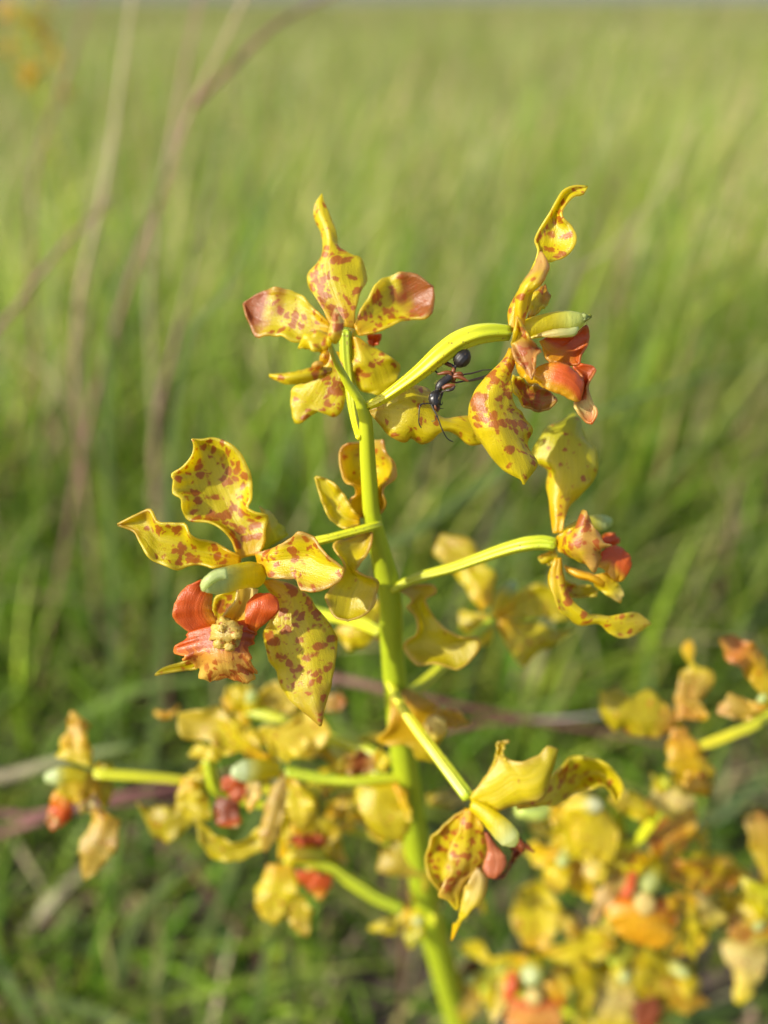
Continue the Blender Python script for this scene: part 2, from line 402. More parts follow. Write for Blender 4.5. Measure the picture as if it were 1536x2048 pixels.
# ================================================================== grass mass
GREENS = 1.75*np.array(((0.080, 0.155, 0.010), (0.120, 0.195, 0.013), (0.175, 0.225, 0.018), (0.105, 0.165, 0.050), (0.21, 0.24, 0.040), (0.36, 0.30, 0.16), (0.25, 0.15, 0.10), (0.30, 0.27, 0.10)))
def grass(name, label, roots, h, wdt, nseg, probs, lean_lo, lean_hi, tan_boost=None, wind=(0.35, 0.1), gain=1.0):
    n = len(roots)
    az = rng.uniform(0, 2*np.pi, n)
    lean = rng.uniform(lean_lo, lean_hi, n)
    lx = np.cos(az)*lean + wind[0]*lean_hi*0.5; ly = np.sin(az)*lean + wind[1]*lean_hi*0.5
    t = np.linspace(0, 1, nseg+1)
    ll = np.hypot(lx, ly)
    cx = roots[:, 0, None] + (lx*h)[:, None]*t**1.8
    cyy = roots[:, 1, None] + (ly*h)[:, None]*t**1.8
    cz = h[:, None]*(t - 0.38*np.clip(ll, 0, 1.4)[:, None]*t**2.2) - 0.004
    fa = az + np.pi/2 + rng.uniform(-0.8, 0.8, n)
    prof = np.clip(1-t**2.6, 0.02, 1)*(0.65+0.35*np.minimum(t*4, 1))
    wx = (np.cos(fa)*wdt/2)[:, None]*prof; wy = (np.sin(fa)*wdt/2)[:, None]*prof
    fold = 0.25*(wdt/2)[:, None]*prof
    Lf = np.stack((cx-wx, cyy-wy, cz+fold), -1); Rt = np.stack((cx+wx, cyy+wy, cz+fold), -1)
    V = np.stack((Lf, Rt), 2).reshape(-1, 3)             # n, nseg+1, 2
    base = (np.arange(n)*(nseg+1)*2)[:, None]
    k = np.arange(nseg)*2
    F = np.stack((base+k, base+k+1, base+k+3, base+k+2), -1).reshape(-1, 4)
    ci = rng.choice(len(GREENS), n, p=probs)
    C = GREENS[ci]*rng.uniform(0.75, 1.25, (n, 1))*rng.uniform(0.92, 1.08, (n, 3))
    pv = np.array([mnoise.noise(Vector((x*2.3, y*2.3, 7.7)))+0.6*mnoise.noise(Vector((x*9, y*9, 2.2))) for x, y in roots])
    C = C*gain*(1+0.38*np.clip(pv, -1, 1))[:, None]
    tn = np.clip(pv*0.5-0.05, 0, 0.4)[:, None]; C = C*(1-tn)+np.array((0.40, 0.36, 0.17))*tn
    # tips dry out a little
    dry = rng.uniform(0, 0.55, n)[:, None, None]*np.clip((t-0.6)/0.4, 0, 1)[None, :, None]
    C = C[:, None, :]*(1-dry)+np.array((0.34, 0.28, 0.13))*dry
    C = np.repeat(C, 2, axis=1)
    me = bpy.data.meshes.new(name)
    me.vertices.add(len(V)); me.vertices.foreach_set('co', V.astype(np.float32).ravel())
    me.loops.add(F.size); me.loops.foreach_set('vertex_index', F.astype(np.int32).ravel())
    me.polygons.add(len(F)); me.polygons.foreach_set('loop_start', np.arange(0, F.size, 4, dtype=np.int32))
    me.polygons.foreach_set('loop_total', np.full(len(F), 4, dtype=np.int32))
    me.update(calc_edges=True)
    a = me.attributes.new('tint', 'FLOAT_COLOR', 'POINT'); c4 = np.ones((len(V), 4)); c4[:, :3] = C.reshape(-1, 3); a.data.foreach_set('color', c4.ravel())
    me.polygons.foreach_set('use_smooth', [True]*len(F))
    me.materials.append(M_GRASS)
    o = bpy.data.objects.new(name, me); sc.collection.objects.link(o)
    o['kind'] = 'stuff'; o['label'] = label; o['category'] = 'grass'
    return o
def wedge(n, r0, r1, half, bias=1.0):
    r = np.sqrt(rng.uniform(0, 1, n)**bias*(r1**2-r0**2)+r0**2); a = rng.uniform(-half, half, n)
    return np.stack((np.sin(a)*r, np.cos(a)*r-0.02), 1)
def patchy(p, s):           # clumps: keep where a noise field is high
    v = np.array([mnoise.noise(Vector((x*s, y*s, 1.7))) for x, y in p])
    return p[v > rng.uniform(-0.9, 0.45, len(p))]

# short turf under and round the orchids
p = np.stack((rng.uniform(-0.55, 0.55, 8500), rng.uniform(-0.10, 0.50, 8500)), 1)
p = patchy(p, 16)
lim = np.interp(p[:, 1], [0, 0.22, 0.30, 0.5], [0.07, 0.10, 0.15, 0.21])
grass('grass', 'short green turf with dry litter close under the orchid spikes', p, lim*rng.uniform(0.45, 1.1, len(p)), rng.uniform(0.0024, 0.0058, len(p)), 7,
      (0.30, 0.30, 0.14, 0.12, 0.05, 0.04, 0.03, 0.02), 0.2, 1.2, wind=(0.15, 0.1), gain=0.9)
p = patchy(np.stack((rng.uniform(-0.7, 0.7, 4200), rng.uniform(0.27, 0.75, 4200)), 1), 9)
lim = np.interp(p[:, 1], [0.27, 0.36, 0.5, 0.75], [0.13, 0.20, 0.27, 0.31])
grass('grass', 'clumps of long bright blades standing close behind the flowers', p, lim*rng.uniform(0.6, 1.1, len(p)), rng.uniform(0.0025, 0.0055, len(p)), 8,
      (0.16, 0.24, 0.24, 0.10, 0.12, 0.06, 0.04, 0.04), 0.05, 0.7, gain=1.2)
# flat dry litter
p = np.stack((rng.uniform(-0.5, 0.5, 1500), rng.uniform(0.0, 0.6, 1500)), 1)
grass('dry_litter', 'flattened straw and dead blades lying on the soil', p, rng.uniform(0.02, 0.07, len(p)), rng.uniform(0.001, 0.003, len(p)), 4,
      (0.05, 0.05, 0.05, 0.05, 0.05, 0.35, 0.3, 0.1), 0.9, 2.2)
# taller meadow behind
p = np.stack((rng.uniform(-1.3, 1.3, 22000), rng.uniform(0.36, 1.6, 22000)), 1)
p = patchy(p, 7)
lim = np.interp(p[:, 1], [0.36, 0.5, 0.8, 1.6], [0.15, 0.21, 0.26, 0.29])
grass('grass', 'tall soft meadow grass rising behind the orchid spikes', p, lim*rng.uniform(0.5, 1.15, len(p)), rng.uniform(0.0018, 0.0045, len(p)), 7,
      (0.12, 0.17, 0.20, 0.10, 0.13, 0.14, 0.07, 0.07), 0.05, 0.75, gain=1.2)
p = patchy(wedge(46000, 1.5, 6.0, math.radians(46)), 2.2)
grass('grass', 'meadow grass mixed with straw in the middle distance', p, rng.uniform(0.15, 0.33, len(p)), rng.uniform(0.003, 0.007, len(p)), 4,
      (0.08, 0.15, 0.23, 0.10, 0.16, 0.15, 0.05, 0.08), 0.05, 0.6, gain=0.95)
p = wedge(60000, 5.8, 60.0, math.radians(46), 1.6)
grass('grass', 'pale far meadow running up to the horizon', p, rng.uniform(0.16, 0.34, len(p)), np.interp(np.hypot(*p.T), [6, 60], [0.008, 0.07])*rng.uniform(0.7, 1.3, len(p)), 3,
      (0.05, 0.10, 0.22, 0.10, 0.18, 0.18, 0.06, 0.11), 0.05, 0.5, gain=0.68)

# ================================================================== single grass stems and blades one can tell apart
PINK = np.array((0.42, 0.24, 0.20)); STRAW = np.array((0.50, 0.42, 0.26)); PURP = np.array((0.24, 0.10, 0.09)); GBL = np.array((0.16, 0.24, 0.05)); GGREY = np.array((0.25, 0.34, 0.10)); SILV = np.array((0.55, 0.50, 0.46)); BRN = np.array((0.26, 0.15, 0.09))
def ground_run(a, t):
    """points from the ground up to a, continuing direction t backwards"""
    h = a[2]
    r = a - np.array((t[0], t[1], 0))/max(np.hypot(t[0], t[1]), 1e-6)*min(0.45*h, 0.35*h*np.hypot(t[0], t[1])/max(abs(t[2]), 0.15))
    r[2] = -0.006
    m = (a+r)/2; m[2] = h*0.45
    return [r, m]
def stalk(label, pts, dia, cols, cat='grass', name='grass_culm', rooted=True, flat=1.0, group=None):
    W = [P(x, y, d) for x, y, d in pts]
    if rooted:
        t = W[1]-W[0]; t = t/np.linalg.norm(t)
        W = ground_run(W[0].copy(), t)+W
    r = dia/2000*np.interp(np.linspace(0, 1, len(W)), [0, 0.6, 1], [1.1, 1.0, 0.45])
    root = empty(name, W[0])
    tube('culm', W, r, M_GRASS, root, cols, ns=8, flat=flat)
    # swollen nodes
    c = spline(W, 40)
    for k in (13, 25):
        t = c[k+1]-c[k-1]; t /= np.linalg.norm(t)
        tube('node', [c[k]-t*dia*0.0007, c[k], c[k]+t*dia*0.0007], [dia*0.00045, dia*0.00066, dia*0.00045], M_GRASS, root, [(0, PURP), (1, BRN)], ns=8, nu=6)
    tag(root, label, cat, group)
    return root
def blade(label, pts, wid, col, tipcol=None, rooted=True, name='grass_strand', droop=0.25):
    W = [P(x, y, d) for x, y, d in pts]
    if rooted:
        t = W[1]-W[0]; t = t/np.linalg.norm(t)
        W = ground_run(W[0].copy(), t)+W
    n = 26
    c = spline(W, n); t = np.gradient(c, axis=0); t /= np.linalg.norm(t, axis=1, keepdims=True)
    view = np.array((0.25, -0.9, 0.45)); s = np.cross(t, view); s /= np.linalg.norm(s, axis=1, keepdims=True)
    up = np.cross(s, t)
    u = np.linspace(0, 1, n); w = wid/2000*np.clip(1-u**3, 0.03, 1)*(0.6+0.4*np.minimum(u*3, 1))
    rows = [c-s*w[:, None]+up*(w*droop)[:, None], c-s*(w*0.45)[:, None]+up*(w*droop*0.3)[:, None], c, c+s*(w*0.45)[:, None]+up*(w*droop*0.3)[:, None], c+s*w[:, None]+up*(w*droop)[:, None]]
    V = np.stack(rows, 1).reshape(-1, 3)
    T = np.repeat(ramp([(0, col), (0.7, col), (1, tipcol if tipcol is not None else col)], u)[:, None], 5, 1).reshape(-1, 3)
    o = build(name, V, grid_faces(n, 5), M_GRASS, None, T, origin=W[0])
    md = o.modifiers.new('thickness', 'SOLIDIFY'); md.thickness = 0.00025
    tag(o, label, 'grass')
    return o

# ================================================================== orchid spikes
H0 = 0.100
def SD(y): return vertical_depth(y, H0)*1000
STEMPX = [(660, 690), (672, 722), (692, 762), (716, 795), (731, 838), (734, 900), (738, 960), (745, 1040), (764, 1120), (781, 1200), (783, 1290), (790, 1370), (799, 1450), (811, 1540), (822, 1620), (842, 1750), (866, 1860), (893, 1960), (920, 2070)]
STEM_D = [12, 14, 17, 19, 27, 31, 33, 36, 44, 46, 45, 47, 50, 53, 54, 54, 53, 52, 52]      # widths in photo px
def stem_from_px(pts, widths, h, lean_depth=0.0):
    W, R = [], []
    for (x, y), wpx in zip(pts, widths):
        d = vertical_depth(y, h) + lean_depth*(y-800)/1000
        W.append(P(x, y, d)); R.append(wpx/2/FPX*d)
    last = W[-1]
    W = W[::-1]; R = R[::-1]
    return [np.array((last[0]+0.004, last[1]+0.003, -0.006)), np.array((last[0]+0.002, last[1]+0.001, last[2]*0.5))]+W, [R[0]*1.2, R[0]*1.1]+R

STEMG = np.array((0.30, 0.37, 0.012)); STEMY = np.array((0.44, 0.46, 0.012))
W, R = stem_from_px(STEMPX, STEM_D, H0)
orchid = empty('orchid_spike', W[0])
tag(orchid, 'tall yellow orchid spike with brown-spotted flowers and a black ant on it', 'orchid')
tube('stem', W, R, M_STEM, orchid, [(0, STEMG*0.8), (0.55, STEMG), (0.85, STEMG), (1, STEMY)], ns=20, nu=110, ridges=5, ridge_amp=0.025)

def pedicel(parent, s, z, wpx, cols=None, ridges=6):
    p = rail(s, z)
    d = DEPTH[0]
    r = [x/2/FPX*d for x in wpx]
    return tube('pedicel', p, r, M_PED, parent, cols or [(0, STEMY), (0.6, GREENY), (1, STEMG)], ns=36, nu=34, ridges=ridges, ridge_amp=0.12)
def column(parent, s, z, wpx, flat=0.85, tipcol=PALE, name='column', base=YEL):
    p = rail(s, z); d = DEPTH[0]
    r = [x/2/FPX*d for x in wpx]
    o = tube(name, p, r, M_PETAL, parent, [(0, base), (0.45, base), (0.66, (base+tipcol)/2), (0.8, tipcol), (1, tipcol)], ns=20, nu=30, flat=flat)
    return o
def ball(name, parent, x, y, z, rx, ry, rz, col, lumps=0.0, spot=0.0, ax=0.0):
    c = P(CROP[0]+x/CROP[2], CROP[1]+y/CROP[2], DEPTH[0]+z*1e-3)
    sc_ = DEPTH[0]/FPX/CROP[2]
    nu, nv = 14, 18; V = []
    for i in range(nu):
        th = math.pi*(i+0.5)/nu
        for j in range(nv):
            ph = 2*math.pi*j/nv
            k = 1+lumps*mnoise.noise(Vector((math.sin(th)*math.cos(ph)*3.3+x, math.cos(th)*3.3, math.sin(th)*math.sin(ph)*3.3)))
            q = np.array((math.sin(th)*math.cos(ph)*rx*sc_, math.sin(th)*math.sin(ph)*rz*1e-3, math.cos(th)*ry*sc_))*k
            q = np.array((q[0]*math.cos(ax)-q[2]*math.sin(ax), q[1], q[0]*math.sin(ax)+q[2]*math.cos(ax)))
            V.append(c+np.array((q[0], q[1]*CO+q[2]*SI, -q[1]*SI+q[2]*CO)))
    F = grid_faces(nu, nv, True)
    F.append(tuple(range(nv-1, -1, -1))); F.append(tuple(range((nu-1)*nv, nu*nv)))
    V = np.array(V)
    return build(name, V, F, M_PETAL, parent, np.broadcast_to(np.asarray(col), (len(V), 3)), spot, V*1000)
def flower(x, y, dz=0.0, parent=None):
    return empty('flower', P(CROP[0]+x/CROP[2], CROP[1]+y/CROP[2], DEPTH[0]+dz*1e-3), parent or orchid)
YO = [(0, DEEP), (0.3, YEL), (1, YEL)]
LOB = [(0, DEEP), (0.35, DEEP), (0.5, ORANGE), (1, ORANGE)]

# ---------------- flower seen from behind at the top of the spike
crop(460, 360, 3.491); base_depth(116)
f = flower(820, 1050)
pedicel(f, '900,1800 872,1690 850,1560 835,1420 812,1240 806,1060', (-4, 0, 2, 1, 0), (11, 13, 16, 19, 23, 24), [(0, YEL), (0.35, STEMY), (1, STEMG)])
pet('sepal', f, '700,1010 640,890 590,810 555,745 543,680 588,620 640,560 655,470 640,370 600,290 583,220 600,160 640,100',
    '862,1030 890,860 940,720 948,640 915,545 860,532 790,500 748,450 742,370 698,255 672,190 652,150 642,100',
    '780,1020 740,860 690,720 672,600 682,500 690,420 672,330 640,250 630,170 641,100', z=(0, 1, 2, 3), za=(0, 2, 2.6, 3), zb=(0, 1.6, 2, 3), zm=(-0.2, 0.6, 1.4, 3), spots=0.8, nu=44, nv=17)
pet('petal', f, '700,1000 640,950 560,870 500,802 400,766 270,760 180,790 90,862', '700,1075 600,1095 500,1128 430,1126 370,1092 260,1086 180,1096 140,1020 92,870',
    z=(0, 0, 1, 2), cup=-1.0, spots=0.65, blot=(RED*1.05, 0.52, 0.78, 0.95))
pet('petal', f, '868,1010 900,930 960,830 1030,720 1100,660 1220,645 1310,665 1380,720 1420,742', '900,1082 1000,1068 1100,1032 1180,992 1260,962 1360,972 1412,920 1428,830 1421,746',
    '880,1045 980,985 1080,925 1180,868 1270,815 1350,772 1419,744', z=(0, 1, 2, 2), zm=(0, 2.8, 3.6, 2), spots=0.7, blot=(RED, 0.52, 0.80, 0.92))
pet('sepal', f, '855,1090 852,1250 870,1370 905,1462 1000,1492 1078,1506', '900,1105 980,1160 1080,1212 1160,1260 1188,1315 1170,1385 1130,1440 1080,1508', z=(0, 2, 3), cup=0.8, spots=0.7)
pet('sepal', f, '700,1200 620,1300 520,1390 445,1450 425,1520 432,1600 452,1692 498,1690', '800,1200 800,1400 806,1500 792,1592 740,1652 700,1640 632,1606 562,1640 502,1690', z=(1, 3, 3), cup=0.8, spots=0.75)
pet('lip_lobe', f, '960,1080 965,1130 1000,1162', '1055,1072 1050,1120 1002,1163', z=(3, 4), cols=[(0, ORANGE), (1, ORANGE)], spots=0)
column(f, '830,1080 860,1060 900,1050', (4, 8, 14), (20, 22, 18))

# growing tip: small bracts and buds
base_depth(103)
pet('bract', orchid, '722,1135 690,1088 706,1000 737,905', '742,1142 776,1080 792,1000 768,950 739,904', z=(0, -1, -1), cup=1.0, spots=0.75, cols=[(0, YEL), (1, CREAM)], nu=18, nv=9)
pet('bract', orchid, '690,1180 600,1205 555,1175 480,1178', '690,1090 650,1062 572,1050 520,1090 481,1172', z=(0, 0, 1), cup=0.8, spots=0.6, nu=20, nv=9)
pet('bract', orchid, '712,1318 600,1308 520,1325 400,1350 275,1362', '702,1345 620,1392 520,1412 400,1426 330,1402 276,1366', z=(1, -1, -1), cup=0.9, spots=0.62, nu=22, nv=10)
ball('bud', orchid, 692, 1125, -0.5, 18, 40, 0.9, YEL*0.95, spot=0.5)
ball('bud', orchid, 612, 1294, -0.5, 44, 28, 1.2, np.array((0.64, 0.44, 0.08)), ax=0.3, spot=0.6)
ball('bud', orchid, 660, 1240, 0.8, 34, 58, 1.4, DEEP*0.95, ax=-0.3, spot=0.5)

# ---------------- bract behind the stem, below the top flower
crop(620, 840, 3.303); base_depth(117)
pet('bract', orchid, '262,158 200,190 198,300 235,412 295,440 300,495 256,532 268,612 332,645', '482,125 502,220 560,290 567,382 502,430 482,490 502,552 470,612 400,645', '370,140 360,260 380,380 390,480 380,640', zm=(5, 6, 6, 4), z=(2, 1, 3), spots=0.45, edge=(RED, 0.75, 0.5), cols=[(0, TAN), (0.3, YEL), (1, DEEP)], nu=40)
pet('sepal', orchid, '330,690 220,717 140,660 100,590 60,480 34,378', '330,640 280,590 230,500 170,430 110,390 37,373', z=(2, 1, 1), cup=-1.2, spots=0.15, edge=(TAN, 0.7, 0.5))

# ---------------- flower in profile, right, with the ant on its pedicel
crop(880, 350, 3.2); base_depth(109)
f = flower(450, 1010)
pedicel(f, '-470,1480 -380,1440 -250,1352 -130,1262 0,1150 110,1070 220,1025 330,1008 440,1010', (1.5, 0, -1, -1, 0), (17, 19, 24, 29, 36, 39, 38, 36, 30), [(0, YEL), (0.45, YEL), (0.75, GREENY), (1, STEMG)])
pet('sepal', f, '448,1000 440,880 470,800 540,690 592,590 626,482 612,412 640,340 700,250 745,170 792,100 862,72 945,75', '520,985 560,870 600,720 640,630 690,552 780,536 850,472 869,390 840,320 786,282 776,240 810,182 860,132 920,120 946,78',
    '482,1000 490,860 545,730 600,630 668,520 690,430 705,340 745,215 810,125 880,95 945,76', z=(0, 1, 1, 2), zm=(0, -1.5, 2.6, 2.5, 2), spots=0.78, nu=48, nv=17)
pet('petal', f, '488,990 478,880 490,776 530,690 602,590 642,498', '530,975 548,860 575,765 650,692 694,610 682,550 646,494', z=(-1, -3, -2), cup=1.6, spots=0.62, blot=(np.array((0.60, 0.30, 0.16)), 0.45, 0.8, 0.6))
pet('petal', f, '558,925 570,850 572,780 620,740 670,700', '600,895 650,862 702,800 692,760 672,702', z=(1, 3, 4), spots=0.5, blot=(RED, 0.5, 0.8, 0.6), nu=20)
pet('petal', f, '490,905 478,1000 456,1085 480,1180 540,1240 585,1306', '494,905 540,970 572,1050 655,1108 612,1160 606,1245 588,1307', '492,905 512,980 520,1070 556,1150 575,1230 587,1306', z=(-4, -2.4, -4), zb=(-4, -3.6, -3.0, -4), zm=(-4, -3.0, -2.4, -4), spots=0.8, ruffle=1.5, blot=(np.array((0.52, 0.20, 0.10)), 0.25, 0.5, 0.75), nu=24)
pet('sepal', f, '448,1105 420,1160 360,1230 300,1290 240,1362 196,1440 196,1530 230,1640 270,1720 310,1790 370,1850 440,1910 520,1945 535,1980', '474,1120 476,1210 448,1300 448,1420 492,1495 530,1510 562,1580 582,1640 552,1712 562,1770 616,1840 590,1900 550,1960 537,1982',
    '460,1115 430,1240 372,1360 360,1480 400,1600 446,1700 492,1800 524,1890 536,1980', z=(0, 0, 1, 0), za=(0, -1, -1, 0, 0), zb=(0, 0, 2.5, 1.5, 0), zm=(0, -2, -2.5, -1.2, 0), spots=0.86, nu=46, nv=17)
pet('sepal', f, '468,1280 540,1310 640,1360 720,1390 748,1440', '460,1380 520,1442 562,1490 622,1515 700,1495 748,1444', z=(3, 5, 5), cup=-1, spots=0.9, cols=[(0, YEL), (1, OLIVE)], blot=(np.array((0.36, 0.13, 0.03)), 0.35, 0.6, 0.7))
column(f, '500,1010 570,985 660,965 760,945 840,940 895,925 925,912', (0, 0.5, 1, 1, 1), (34, 42, 46, 47, 45, 32, 12), tipcol=np.array((0.62, 0.66, 0.16)))
pet('anther_cap', f, '560,1050 640,1018 740,990 820,985 880,975', '610,1020 700,1034 800,1034 862,1022 885,978', z=(0, -0.6, -0.4), cols=[(0, YEL), (0.3, CREAM), (1, PALE)], spots=0, cup=0.8, nu=18, nv=9, ruffle=0.1)
pet('beak', f, '885,890 930,897 966,903', '890,950 935,930 967,906', z=(0.8, 1.5), cols=[(0, PALE), (1, STEMY)], spots=0, nu=10, nv=7, cup=0.5)
pet('lip_lobe', f, '640,1060 660,1115 690,1180 720,1205 800,1215 890,1215', '700,1035 800,1030 870,1022 932,965 962,1020 950,1080 902,1150 892,1212', z=(2, 3, 2.5), cup=-0.8, cols=[(0, DEEP), (1, ORANGE*0.9)], spots=0.05, cross=(ORANGE*0.9, -0.5, 0.1, 0.95), ruffle=0.45)
pet('lip_lobe', f, '590,1270 640,1225 690,1208 760,1204 840,1238 900,1300 917,1352 895,1440', '596,1300 640,1342 700,1382 780,1405 850,1448 890,1446', z=(-1, -2.2, -1.5), cup=0.7, cols=[(0, DEEP), (0.15, DEEP), (0.4, ORANGE), (1, ORANGE)], spots=0.05, ruffle=0.4, cross=(DEEP, 0.1, 0.7, 0.85))
pet('lip_midlobe', f, '850,1225 905,1300 905,1400 862,1450 872,1510 930,1572 968,1590', '900,1212 990,1218 990,1262 945,1350 972,1440 1006,1520 972,1590', z=(1, 0.5, 0, 0), cup=-1, cols=[(0, ORANGE), (0.4, RED*1.1), (0.7, CREAM), (1, ORANGE)], spots=0.85, ruffle=0.7)
pet('lip_base', f, '480,1190 500,1260 560,1320 640,1335', '560,1130 605,1180 610,1240 650,1300', z=(0, 0, -1), cup=0.8, cols=[(0, DEEP), (1, DEEP)], spots=0.05, nu=18, nv=9)
# the bract below it, behind the ant
crop(800, 640, 6.982); base_depth(113)
pet('bract', orchid, '-430,1262 -300,1120 -170,1000 0,930 200,920 380,955 435,1040 430,1180 520,1330 640,1385 800,1360 1000,1330', '-430,1268 -330,1400 -240,1500 -120,1640 60,1705 160,1640 300,1720 420,1690 560,1555 700,1550 830,1620 960,1740 1080,1735 1150,1720',
    '-430,1265 -260,1250 -60,1270 160,1310 330,1380 520,1450 720,1470 900,1520 1090,1600', z=(0, 1, 2, 2), zm=(0, -1.5, -0.5, 1.5), spots=0.55, cols=[(0, TAN), (0.2, YEL), (1, YEL)], edge=(RED, 0.75, 0.35), nu=46, nv=17)

# ---------------- large front-view flower, left
crop(220, 850, 2.743); base_depth(110)
f = flower(790, 800, 6)
pedicel(f, '1480,545 1420,562 1300,595 1200,622 1100,648 950,720 840,780', (10, 8, 7, 7, 7), (17, 17, 16, 17, 19, 22, 24), [(0, STEMY), (0.6, GREENY), (1, GREENY)])
pet('sepal', f, '716,735 690,690 660,620 600,560 540,532 490,530 430,522 396,470 390,402 342,372 350,300 335,272 400,230 450,170 465,110 450,76',
    '815,712 850,640 850,580 870,500 800,482 752,452 772,400 779,300 750,220 700,140 640,95 570,70 510,80 453,76', '765,720 740,620 690,540 640,440 590,350 560,260 520,180 480,120 451,76',
    z=(6, 5, 5, 4), za=(6, 4, 3, 2), zb=(6, 5, 5, 4), zm=(6.4, 7, 6.5, 3.5), spots=0.8, nu=50, nv=19)
pet('petal', f, '720,722 650,690 560,640 490,630 445,600 412,542 335,538 262,530 216,460 150,490 40,545', '710,778 640,772 560,780 480,765 420,776 370,796 300,770 230,740 172,660 130,590 44,549',
    z=(5, 3, 2, 3), cup=-1.8, spots=0.74, blot=(RED, 0.72, 1.0, 0.45), nu=44, nv=17)
pet('petal', f, '805,700 880,680 960,640 1040,588 1100,612 1160,680 1230,740 1282,790', '805,800 880,832 960,842 1005,855 1050,906 1130,912 1200,892 1262,850 1283,796',
    '808,745 900,745 1000,735 1090,745 1170,775 1282,793', z=(4, -1, -3, -3), zm=(4, 0.8, 0.5, -0.5, -3), spots=0.72, edge=(np.array((0.46, 0.18, 0.12)), 0.65, 0.55), nu=38, nv=17)
pet('sepal', f, '830,850 880,920 915,1000 880,1080 845,1142 855,1220 880,1300 918,1350 930,1402 970,1480 1050,1560 1120,1622 1155,1650', '900,850 1000,880 1080,930 1132,1000 1190,1070 1226,1130 1242,1200 1236,1300 1212,1430 1182,1530 1158,1648',
    z=(6, 6, 6, 4), cup=1.8, spots=0.82, cols=[(0, DEEP), (0.2, YEL), (0.6, YEL), (1, OLIVE)], blot=(np.array((0.50, 0.27, 0.05)), 0.75, 1.0, 0.45), nu=50, nv=21)
pet('sepal', f, '690,880 585,940 565,1010 560,1100 440,1275 300,1328 245,1368', '740,900 725,1000 655,1100 560,1250 480,1332 380,1347 249,1372', z=(7, 8, 7, 5), cup=-1, spots=0.8, cols=[(0, YEL), (0.5, YEL), (1, OLIVE)], nu=36)
column(f, '810,830 760,822 700,832 640,848 580,862 528,876', (4, 1, -2, -4), (52, 58, 56, 56, 54, 34), tipcol=np.array((0.38, 0.44, 0.22)))
pet('anther_cap', f, '640,790 580,800 530,830 500,870 506,905', '650,840 600,850 560,870 530,895 515,912', z=(-5.3, -5.6, -5), cup=0.5, cols=[(0, PALE), (1, PALE*1.15)], spots=0, nu=16, nv=9, ruffle=0.1)
pet('lip_lobe', f, '505,850 430,880 380,930 350,1000 345,1055 400,1112 470,1160', '545,900 560,930 556,1000 590,1080 600,1110', '520,870 480,930 460,1000 470,1060 520,1130', z=(0, 0, 1), za=(-1, -1.6, 0), zm=(0, -1.6, -0.6, 0.5), cols=[(0, ORANGE), (1, ORANGE)], edge=None, spots=0.03, ruffle=0.25, cross=(np.array((0.72, 0.36, 0.01)), 0.25, 0.85, 0.9))
pet('lip_lobe', f, '800,930 755,980 742,1050 752,1120 770,1205', '835,922 885,928 918,962 927,1012 880,1062 800,1130 774,1206', '825,925 835,960 830,1010 800,1080 772,1205', z=(0, -1, 1), zm=(0, -1.6, -1.2, 1), cols=[(0, ORANGE), (0.55, ORANGE), (1, DEEP)], spots=0.03, ruffle=0.25)
pet('lip_throat', f, '700,880 690,960 640,1020 590,1090', '810,900 790,970 750,1040 740,1080', '750,890 735,960 700,1030 665,1090', z=(3, 2, 1), zm=(5, 5, 3), cols=[(0, CREAM), (0.4, CREAM), (1, DEEP)], spots=0.25, ruffle=0.1, nu=20)
pet('lip_midlobe', f, '440,1130 412,1170 405,1190 360,1220 358,1262 440,1275 480,1342 505,1390 530,1426 560,1400 640,1382', '750,1070 785,1150 790,1195 765,1242 786,1285 786,1362 770,1422 720,1405 650,1384', '600,1095 610,1180 620,1260 632,1330 645,1383',
    z=(0, -1, 0, 1), zm=(-1, -2.6, -2.2, 0), cols=[(0, ORANGE), (0.25, ORANGE), (0.45, np.array((0.74, 0.40, 0.05))), (0.7, np.array((0.76, 0.56, 0.10))), (0.9, np.array((0.74, 0.42, 0.06))), (1, np.array((0.66, 0.28, 0.05)))], spots=0.95, ruffle=1.3, nu=44, nv=27, rough_edge=2.4, lobe=1.2, blot=None)
ball('callus', f, 640, 1140, -2.0, 84, 76, 1.0, np.array((0.74, 0.58, 0.12)), lumps=0.5, spot=0.45, ax=0.5)
for bx, by in ((600, 1200), (655, 1215), (690, 1150), (610, 1110)):
    ball('callus_wart', f, bx, by, -2.6, 32, 26, 0.6, np.array((0.74, 0.58, 0.12)), lumps=0.5, spot=0.45)
pet('sepal_fold', f, '835,690 840,600 840,500 820,448', '980,600 930,540 890,490 822,446', z=(9, 8, 8), cup=0.8, spots=0.0, cols=[(0, GREENY), (1, np.array((0.72, 0.66, 0.16)))], nu=16, nv=9)
base_depth(116)
pet('bract', orchid, '1405,585 1300,620 1225,652 1270,740 1282,800 1205,900 1182,950 1230,1050 1302,1072', '1440,585 1425,680 1372,760 1352,800 1390,830 1472,860 1462,930 1442,1000 1382,1050 1304,1074', z=(3, -1, 0, -1), cup=-1.8, spots=0.2, cols=[(0, TAN), (0.25, YEL), (0.6, YEL), (1, OLIVE)], edge=(np.array((0.55, 0.28, 0.09)), 0.8, 0.5), nu=40)

